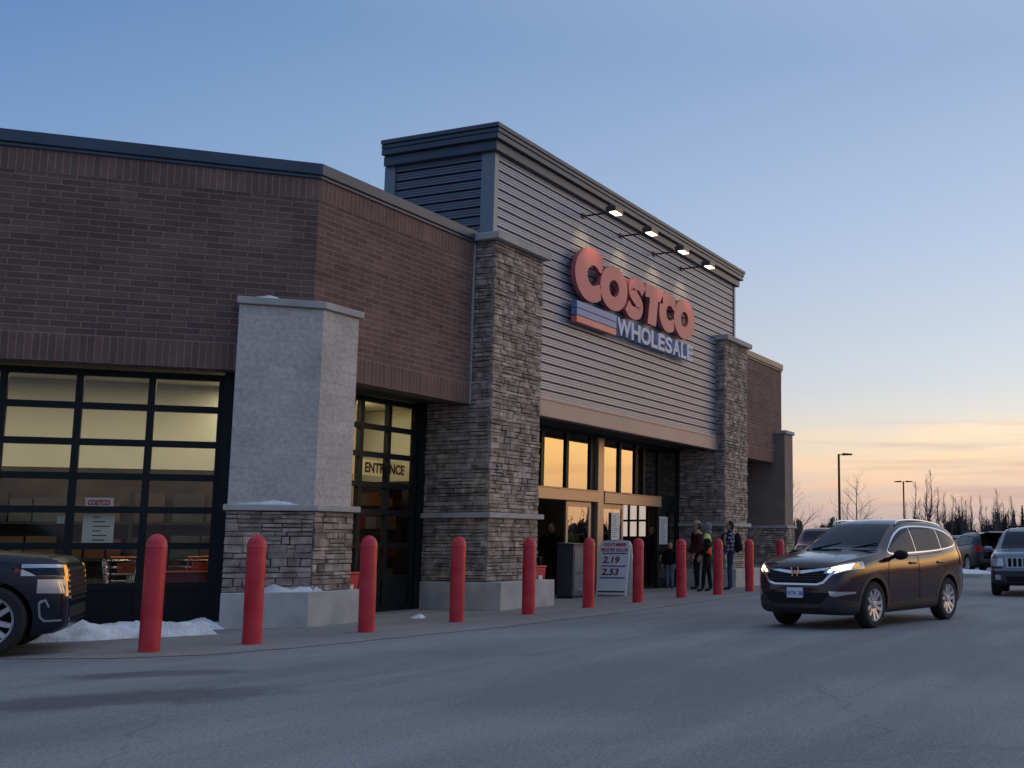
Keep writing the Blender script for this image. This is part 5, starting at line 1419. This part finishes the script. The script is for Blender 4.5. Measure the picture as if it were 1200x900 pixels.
def person(loc, head_deg, H, label, top, trousers, skin=None, hair='hairdark', bulk=0.02, stride=0.05, armf=0.12, lean=0.0, turn=0.0, garments=(), hat=None, hood=None):
    t = tag(empty('person', (loc[0], loc[1], 0), R(head_deg), H / 1.76), label, 'person')
    J = {}; B = []; Rr = {}
    def j(n, x, y, z, r): J[n] = Vector((x + lean * max(0, z - .95), y, z)); Rr[n] = r
    j('pelvis', 0, 0, .95, .140 + bulk * .6); j('spine', -.005, 0, 1.13, .128 + bulk); j('chest', 0, 0, 1.32, .145 + bulk); j('neck', 0, 0, 1.475, .060); j('skull', .02, 0, 1.56, .06)
    B += [('pelvis', 'spine', 'torso'), ('spine', 'chest', 'torso'), ('chest', 'neck', 'torso'), ('neck', 'skull', 'head')]
    for g, s in ((1, 'l'), (-1, 'r')):
        st = stride * g
        j('hip' + s, 0, g * .095, .90, .098); j('knee' + s, st * .6 + .015, g * .105, .50, .066); j('ankle' + s, st, g * .11, .10, .048); j('heel' + s, st + .03, g * .115, .045, .04); j('toe' + s, st + .17, g * .135, .035, .034)
        B += [('pelvis', 'hip' + s, 'leg'), ('hip' + s, 'knee' + s, 'leg'), ('knee' + s, 'ankle' + s, 'leg'), ('ankle' + s, 'heel' + s, 'foot'), ('heel' + s, 'toe' + s, 'foot')]
        af = armf * (1 if g > 0 else .7)
        j('sho' + s, 0, g * .185, 1.405, .070 + bulk * .5); j('elb' + s, -.03 + af * .2, g * (.245 + bulk), 1.14, .052 + bulk * .5); j('wri' + s, af + .05, g * (.225 + bulk), .93, .036 + bulk * .2); j('palm' + s, af + .085, g * (.225 + bulk), .865, .026)
        B += [('chest', 'sho' + s, 'torso'), ('sho' + s, 'elb' + s, 'arm'), ('elb' + s, 'wri' + s, 'arm'), ('wri' + s, 'palm' + s, 'hand')]
    names = list(J); idx = {n: i for i, n in enumerate(names)}
    me = bpy.data.meshes.new('body'); me.from_pydata([J[n] for n in names], [(idx[a], idx[b]) for a, b, _ in B], [])
    o = bpy.data.objects.new('tmp', me); COL.objects.link(o)
    md = o.modifiers.new('s', 'SKIN'); md.use_smooth_shade = True; md.branch_smoothing = .6
    for n in names:
        sv = me.skin_vertices[0].data[idx[n]]; r = Rr[n]
        sv.radius = (r, r) if n not in ('pelvis', 'spine', 'chest') else (r * 1.12, r * .82)
        sv.use_root = (n == 'pelvis')
    sd = o.modifiers.new('d', 'SUBSURF'); sd.levels = 2; sd.render_levels = 2
    bpy.context.view_layer.update()
    bm_ = bpy.data.meshes.new_from_object(o.evaluated_get(bpy.context.evaluated_depsgraph_get()))
    bpy.data.objects.remove(o)
    # head with face, hands with separate fingers: fused into the same mesh
    ex = MB(); hx = lean * .66 + .015; hz = 1.632
    ex.ellipsoid((hx, 0, hz + .015), .098, .078, .112, 16, 12); ex.ellipsoid((hx + .030, 0, hz - .060), .062, .056, .062, 12, 8)
    ex.ellipsoid((hx + .100, 0, hz - .022), .020, .014, .026, 8, 6)
    for g in (-1, 1): ex.ellipsoid((hx - .005, g * .078, hz - .012), .018, .012, .030, 8, 6)
    nskin = len(ex.v)
    for g, s in ((1, 'l'), (-1, 'r')):
        p = J['palm' + s]; ex.ellipsoid((p.x + .01, p.y, p.z - .02), .036, .016, .046, 10, 6)
        for k, ln_ in enumerate((.060, .072, .068, .052)):
            a = Vector((p.x + .034 - k * .019, p.y, p.z - .052)); b = a + Vector((.012, -g * .008, -ln_ * .55)); c = b + Vector((.004, -g * .020, -ln_ * .45))
            ex.tube(a, b, .0095, .009, 7); ex.tube(b, c, .009, .007, 7)
        a = Vector((p.x + .038, p.y, p.z - .005)); b = a + Vector((.024, -g * .012, -.032)); ex.tube(a, b, .011, .010, 7); ex.tube(b, b + Vector((.006, -g * .006, -.026)), .010, .007, 7)
    V = [tuple(v.co) for v in bm_.vertices]; nb = len(V); F = [tuple(p.vertices) for p in bm_.polygons]
    nf = len(F)
    V += [tuple(v) for v in ex.v]; F += [tuple(i + nb for i in f) for f in ex.f]
    segs = [(J[a], J[b], k) for a, b, k in B]
    def kind(c):
        best = None
        for a, b, k in segs:
            d = b - a; tt = max(0, min(1, (c - a).dot(d) / d.length_squared)); q = (c - (a + d * tt)).length
            if k == 'torso': q -= .06
            if best is None or q < best[0]: best = (q, k)
        return best[1]
    mats_ = [M[top], M[trousers], M['skin'], M['shoe']]
    body = bpy.data.meshes.new('body'); body.from_pydata(V, [], F)
    for m in mats_: body.materials.append(m)
    kinds = []
    for i, p in enumerate(body.polygons):
        if i >= nf: k = 'hand'
        else:
            k = kind(Vector(p.center))
            if k == 'torso' and p.center[2] < .92: k = 'leg'
        kinds.append(k); p.material_index = {'torso': 0, 'arm': 0, 'leg': 1, 'foot': 3, 'head': 2, 'hand': 2}[k]; p.use_smooth = True
    bo = bpy.data.objects.new('body', body); COL.objects.link(bo); bo.parent = t
    nrm = [v.normal.copy() for v in body.vertices]
    def garment(name, ks, d, m, zmin=-9, zmax=9):
        fs = [p for i, p in enumerate(body.polygons) if i < nf and kinds[i] in ks and zmin < p.center[2] < zmax]
        mb = MB(); mp = {}; VV = []; FF = []
        for p in fs:
            f = []
            for v in p.vertices:
                if v not in mp: mp[v] = len(VV); VV.append(Vector(body.vertices[v].co) + nrm[v] * d)
                f.append(mp[v])
            FF.append(tuple(f))
        mb.raw(VV, FF); o = mb.build(name, M[m], t, smooth='full', recalc=False)
        s_ = o.modifiers.new('s', 'SOLIDIFY'); s_.thickness = .006; s_.offset = -1
        return o
    for gmt in garments: garment(*gmt)
    # hair, hat or hood
    h = MB()
    if hood: 
        h.ellipsoid((hx - .022, 0, hz + .012), .118, .108, .135, 14, 10); h.ellipsoid((hx - .05, 0, hz - .12), .10, .12, .07, 12, 8); h.build('hood', M[hood], t, smooth='full')
    else:
        h.ellipsoid((hx - .022, 0, hz + .030), .098, .086, .112, 14, 10); h.ellipsoid((hx - .05, 0, hz - .02), .066, .080, .085, 12, 8); h.build('hair', M[hair], t, smooth='full')
    if hat:
        h = MB(); h.ellipsoid((hx - .004, 0, hz + .072), .108, .094, .072, 14, 8); h.prism([(hx + .07, -.07, hz + .055), (hx + .17, -.045, hz + .045), (hx + .17, .045, hz + .045), (hx + .07, .07, hz + .055)], (0, 0, .012)); h.build('cap', M[hat], t, smooth='full')
    e = MB()
    for g in (-1, 1): e.ellipsoid((hx + .083, g * .032, hz + .008), .012, .013, .008, 8, 6)
    e.ellipsoid((hx + .084, 0, hz - .068), .012, .024, .006, 8, 4); e.build('face_features', M['hairdark'], t)
    return t
jacket = ('jacket', ('torso', 'arm'), .012)
person((29.80, 11.95), 118, 1.90, 'man in blue and white plaid shirt and jeans with a black backpack, facing the doors', 'plaid', 'denim', armf=.16, bulk=.042, stride=.03, garments=(('shirt', ('torso', 'arm'), .012, 'plaid', .86),))
bk = tag(empty('backpack', (29.80 - .20 * math.cos(R(118)), 11.95 - .20 * math.sin(R(118)), 1.02), R(118)), 'black backpack worn by the man in the plaid shirt', 'backpack')
mb = MB(); mb.ellipsoid((0, 0, .28), .12, .17, .28, 16, 12); mb.build('pack_body', M['blackcloth'], bk, smooth='full')
mb = MB(); mb.ellipsoid((-.10, 0, .17), .055, .12, .13, 12, 8); mb.build('front_pocket', M['navycloth'], bk, smooth='full')
for g in (-1, 1):
    mb = MB(); mb.path(smooth_line3([(.10, g * .10, .50), (.22, g * .12, .57), (.40, g * .13, .50), (.42, g * .14, .30), (.30, g * .16, .10), (.10, g * .14, .06)]), .018, 6); mb.build('strap', M['blackcloth'], bk, smooth=True)
person((28.62, 12.16), 112, 1.85, 'person in an orange and lime safety vest with a grey hood, near the doors', 'blackcloth', 'blackcloth', armf=.10, hood='greycloth', stride=.10, bulk=.045,
       garments=(('coat', ('torso', 'arm'), .010, 'blackcloth', .86), ('safety_vest', ('torso',), .022, 'hivis', .84, 1.14), ('vest_shoulders', ('torso',), .022, 'lime', 1.26, 1.50)))
person((29.66, 12.90), 130, 1.92, 'person in a dark maroon coat and beige cap near the dark glass panel', 'marooncloth', 'navycloth', armf=.10, bulk=.06, hat='beige', stride=.02, garments=(('coat', ('torso', 'arm'), .016, 'marooncloth', .78), ('scarf', ('torso',), .026, 'beige', 1.40, 1.52)))
person((30.0, 13.90), 190, 1.30, 'short blond person in a black jacket and pale jeans, half hidden by a bollard', 'blackcloth', 'paledenim', hair='hairblond', bulk=.035, garments=(('jacket', ('torso', 'arm'), .012, 'blackcloth', .84),))
px_, py_ = ahead(25.75, 33.6)
person((px_, py_), 200, 1.78, 'person in dark navy clothes standing inside the open right doorway', 'navycloth', 'blackcloth', bulk=.03, garments=(('jacket', ('torso', 'arm'), .012, 'navycloth', .86),))
px_, py_ = ahead(30.75, 29.6)
person((px_, py_), 215, 1.80, 'dark clothed person standing inside the open left doorway', 'blackcloth', 'blackcloth', bulk=.04, garments=(('coat', ('torso', 'arm'), .014, 'blackcloth', .70),))

# ------------------------------------------------------------------ far side of the car park
def lamp_post(deg, D, h, heads, lab):
    x, y = ahead(deg, D)
    t = tag(empty('lamp_post', (x, y, 0), R(deg - 90)), lab, 'lamp post', 'lamp posts in the car park')
    mb = MB(); mb.lathe([(.30, 0), (.30, .7), (.26, .74)], n=16); mb.build('footing', M['concrete'], t)
    mb = MB(); mb.tube((0, 0, .7), (0, 0, h), .11, .085, 10); mb.build('pole', M['poledark'], t)
    for g in heads:
        mb = MB(); mb.tube((0, 0, h - .06), (g * .35, 0, h - .03), .04, .04, 8); mb.build('arm', M['poledark'], t)
        mb = MB(); mb.prism([(g * .28, -.2, h - .10), (g * 1.05, -.17, h - .08), (g * 1.05, -.15, h + .02), (g * .28, -.2, h + .08)], (0, .4, 0)); mb.build('lamp_head', M['poledark'], t, bevel=.02)
lamp_post(22.1 - 5.72, 88, 8.1, (1,), 'tall single headed lamp post, the left one above the maroon car')
lamp_post(22.1 - 8.91, 135, 8.45, (1, -1), 'double headed lamp post to the right, farther away')

def tree_mesh(seed, h, kind):
    rr = random.Random(seed); tr = MB(); br = MB()
    def limb(mb, p, d, l, r, depth, n):
        segs = 4 if depth < 2 else 3
        q = Vector(p); dd = Vector(d).normalized(); pts = [q.copy()]
        for k in range(segs):
            dd = (dd + Vector((rr.uniform(-.16, .16), rr.uniform(-.16, .16), rr.uniform(-.02, .16)))).normalized()
            q2 = q + dd * (l / segs); mb.tube(q, q2, r * (1 - .75 * k / segs), r * (1 - .75 * (k + 1) / segs), n, False); q = q2; pts.append(q.copy())
        if depth >= 3: return
        for k in range(rr.randint(3, 5) if depth < 2 else rr.randint(2, 4)):
            f = rr.uniform(.3, 1.0); i = min(segs - 1, int(f * segs)); a = pts[i].lerp(pts[i + 1], f * segs - i)
            sd = dd.orthogonal().normalized(); sd.rotate(Matrix.Rotation(rr.uniform(0, 6.28), 3, dd))
            limb(mb, a, dd * rr.uniform(.8, 1.2) + sd * rr.uniform(.5, .9), l * rr.uniform(.35, .6), r * .42, depth + 1, max(3, n - 1))
    if kind == 'young':
        P = [Vector((0, 0, 0))]
        for k in range(6): P.append(Vector((rr.uniform(-.04, .04), rr.uniform(-.04, .04), h * (k + 1) / 6)))
        for k in range(6): tr.tube(P[k], P[k + 1], .075 * (1 - k / 6.6), .075 * (1 - (k + 1) / 6.6), 7, False)
        for k in range(22):
            f = rr.uniform(.28, .95); z = h * f; a = rr.uniform(0, 6.28); l = h * .40 * (1.15 - f) + .3
            limb(br, (0, 0, z), (math.cos(a), math.sin(a), rr.uniform(.45, 1.0)), l, .026 * (1.2 - f), 2 if f > .7 else 1, 5)
    elif kind == 'slim':
        P = [Vector((0, 0, 0))]
        for k in range(7): P.append(Vector((P[-1].x + rr.uniform(-.22, .22), P[-1].y + rr.uniform(-.2, .2), h * (k + 1) / 7)))
        for k in range(7): tr.tube(P[k], P[k + 1], .15 * (1 - k / 7.4), .15 * (1 - (k + 1) / 7.4), 6, False)
        for k in range(26):
            f = rr.uniform(.35, .97); i = min(6, int(f * 7)); q = P[i].lerp(P[i + 1], f * 7 - i); a = rr.uniform(0, 6.28)
            limb(br, q, (math.cos(a), math.sin(a), rr.uniform(1.0, 2.2)), h * .20 * (1.3 - f), .05 * (1.2 - f), 2, 4)
    else:
        for s in range(4):
            a = rr.uniform(0, 6.28); d = (math.cos(a) * .35, math.sin(a) * .35, 1)
            limb(tr if s == 0 else br, (rr.uniform(-.1, .1), rr.uniform(-.1, .1), 0), d, h * rr.uniform(.6, .8), .11, 0, 5)
    return tr, br
def put_tree(proto, deg, D, lab, group, sc=1.0, rz=None):
    x, y = ahead(deg, D)
    o = copy_tree(proto); o.location = (x, y, 0); o.rotation_euler = (0, 0, rng.uniform(0, 6.28) if rz is None else rz); o.scale = (sc, sc, sc)
    return tag(o, lab, 'tree', group)
def tree_proto(seed, h, kind, m):
    tr, br = tree_mesh(seed, h, kind); t = empty('bare_tree'); tr.build('trunk', M[m], t, recalc=False); br.build('branches', M[m], t, recalc=False); return t
def drop(t):
    for ch in list(t.children): bpy.data.objects.remove(ch)
    bpy.data.objects.remove(t)
pA = tree_proto(21, 5.1, 'young', 'bark'); pB = tree_proto(33, 9.2, 'slim', 'barkgrey'); pB2 = tree_proto(52, 8.4, 'slim', 'barkgrey'); pC = tree_proto(71, 6.0, 'bush', 'barkgrey')
put_tree(pA, 22.1 - 6.58, 66, 'young bare tree with a straight leader rising over the maroon car roof', None, 1.0, 1.0)
put_tree(pA, 22.1 - 3.32, 58, 'bare tree just right of the store building end', None, .86, 3.3)
gl_ = 'bare slim tree standing in the far row behind the car park'; gg = 'bare trees in the far row'
r3 = random.Random(15)
for k in range(70):
    d = 12.8 - k * .18 + r3.uniform(-.2, .2)
    put_tree(r3.choice((pB, pB2, pB)), d, r3.uniform(138, 165), gl_, gg, (r3.uniform(.72, .98) if k not in (4, 5) else 1.15) * (1.0 if k < 9 else .9))
for k in range(16):
    d = 18.6 - k * .40 + r3.uniform(-.2, .2)
    put_tree(pC, d, r3.uniform(205, 240), 'low bushy bare tree in the hazy far hedge line', 'bushy bare trees in the far hedge', r3.uniform(.7, 1.15))
for p in (pA, pB, pB2, pC): drop(p)
# the woods far off read as one mass of twigs
def woods(d0, d1, D0, D1, hmin, hmax, n, seed, mb, wm=0.24):
    rr = random.Random(seed)
    for _ in range(n):
        u = rr.random(); deg = d0 + (d1 - d0) * u; D = rr.uniform(D0, D1); x, y = ahead(deg, D)
        h = rr.uniform(hmin, hmax) * (0.8 + .25 * math.sin(deg * 3.1) + .12 * math.sin(deg * 11.0))
        w = rr.uniform(.4, 1.3) * wm; a = rr.uniform(0, 3.14); dx, dy = math.cos(a) * w, math.sin(a) * w
        lx, ly = rr.uniform(-.5, .5), rr.uniform(-.5, .5)
        mb.face([(x - dx, y - dy, 0), (x + dx, y + dy, 0), (x + lx + dx * .6, y + ly + dy * .6, h), (x + lx - dx * .6, y + ly - dy * .6, h)])
        for _k in range(3):
            z = h * rr.uniform(.4, .9); ex_, ey_, ez_ = rr.uniform(-1, 1), rr.uniform(-1, 1), rr.uniform(.3, 1.2)
            mb.face([(x, y, z), (x + .1, y + .1, z), (x + ex_, y + ey_, z + ez_)])
mb = MB()
woods(12.4, -24, 150, 175, 2.6, 4.4, 9000, 1, mb)
woods(12.4, -24, 150, 172, 4.2, 6.0, 2600, 8, mb, .05)
woods(24, 12.0, 240, 285, 3.0, 6.4, 2600, 2, mb)
woods(-24, -75, 150, 190, 2.5, 5.5, 3000, 4, mb)
tag(mb.build('distant_woods', M['hedge'], recalc=False), 'dark mass of bare brush along the far edge of the car park', 'woods', kind='stuff')
def conifer(deg, D, h, seed, lab):
    x, y = ahead(deg, D); rr = random.Random(seed)
    t = tag(empty('conifer_tree', (x, y, 0)), lab, 'tree', 'dark conifers at the right edge')
    mb = MB(); mb.tube((0, 0, 0), (0, 0, h), .14, .02, 7); mb.build('trunk', M['bark'], t)
    mb = MB()
    for k in range(420):
        f = rr.random() ** .8; z = h * (.08 + .92 * f); rad = h * .24 * (1 - f) ** .9 * rr.uniform(.35, 1.08) + .05; a = rr.uniform(0, 6.28)
        c, s = math.cos(a), math.sin(a); w = .16 + .22 * (1 - f)
        mb.face([(c * rad * .15 - s * w * .5, s * rad * .15 + c * w * .5, z + .1), (c * rad * .15 + s * w * .5, s * rad * .15 - c * w * .5, z + .1), (c * rad, s * rad, z - .25 * rad)])
    mb.build('crown', M['conifer'], t, recalc=False)
clab = 'dark conifer tree above the blue grey four wheel drive'
for i, (d, D, h) in enumerate(((8.3, 150, 4.9), (7.9, 147, 5.3), (7.5, 145, 5.8), (6.9, 148, 5.6), (6.3, 146, 6.2))): conifer(d, D, h, 60 + i, clab)
# kerbed island with a skin of snow
mb = MB(); P = chaikin([(44.0, 6.6), (46.2, 6.2), (47.0, 7.6), (46.4, 10.6), (44.6, 10.9), (43.6, 8.6)], 2, True)
mb.prism([(x, y, -.05) for x, y in P], (0, 0, .19)); o = mb.build('kerb_island', M['concrete'], bevel=.02); tag(o, kind='structure')
snow_mound('snow_patch', 45.3, 8.2, R(75), 2.3, 1.35, .10, 'thin snow lying on the kerbed island beyond the maroon car', 23, .142, 20)
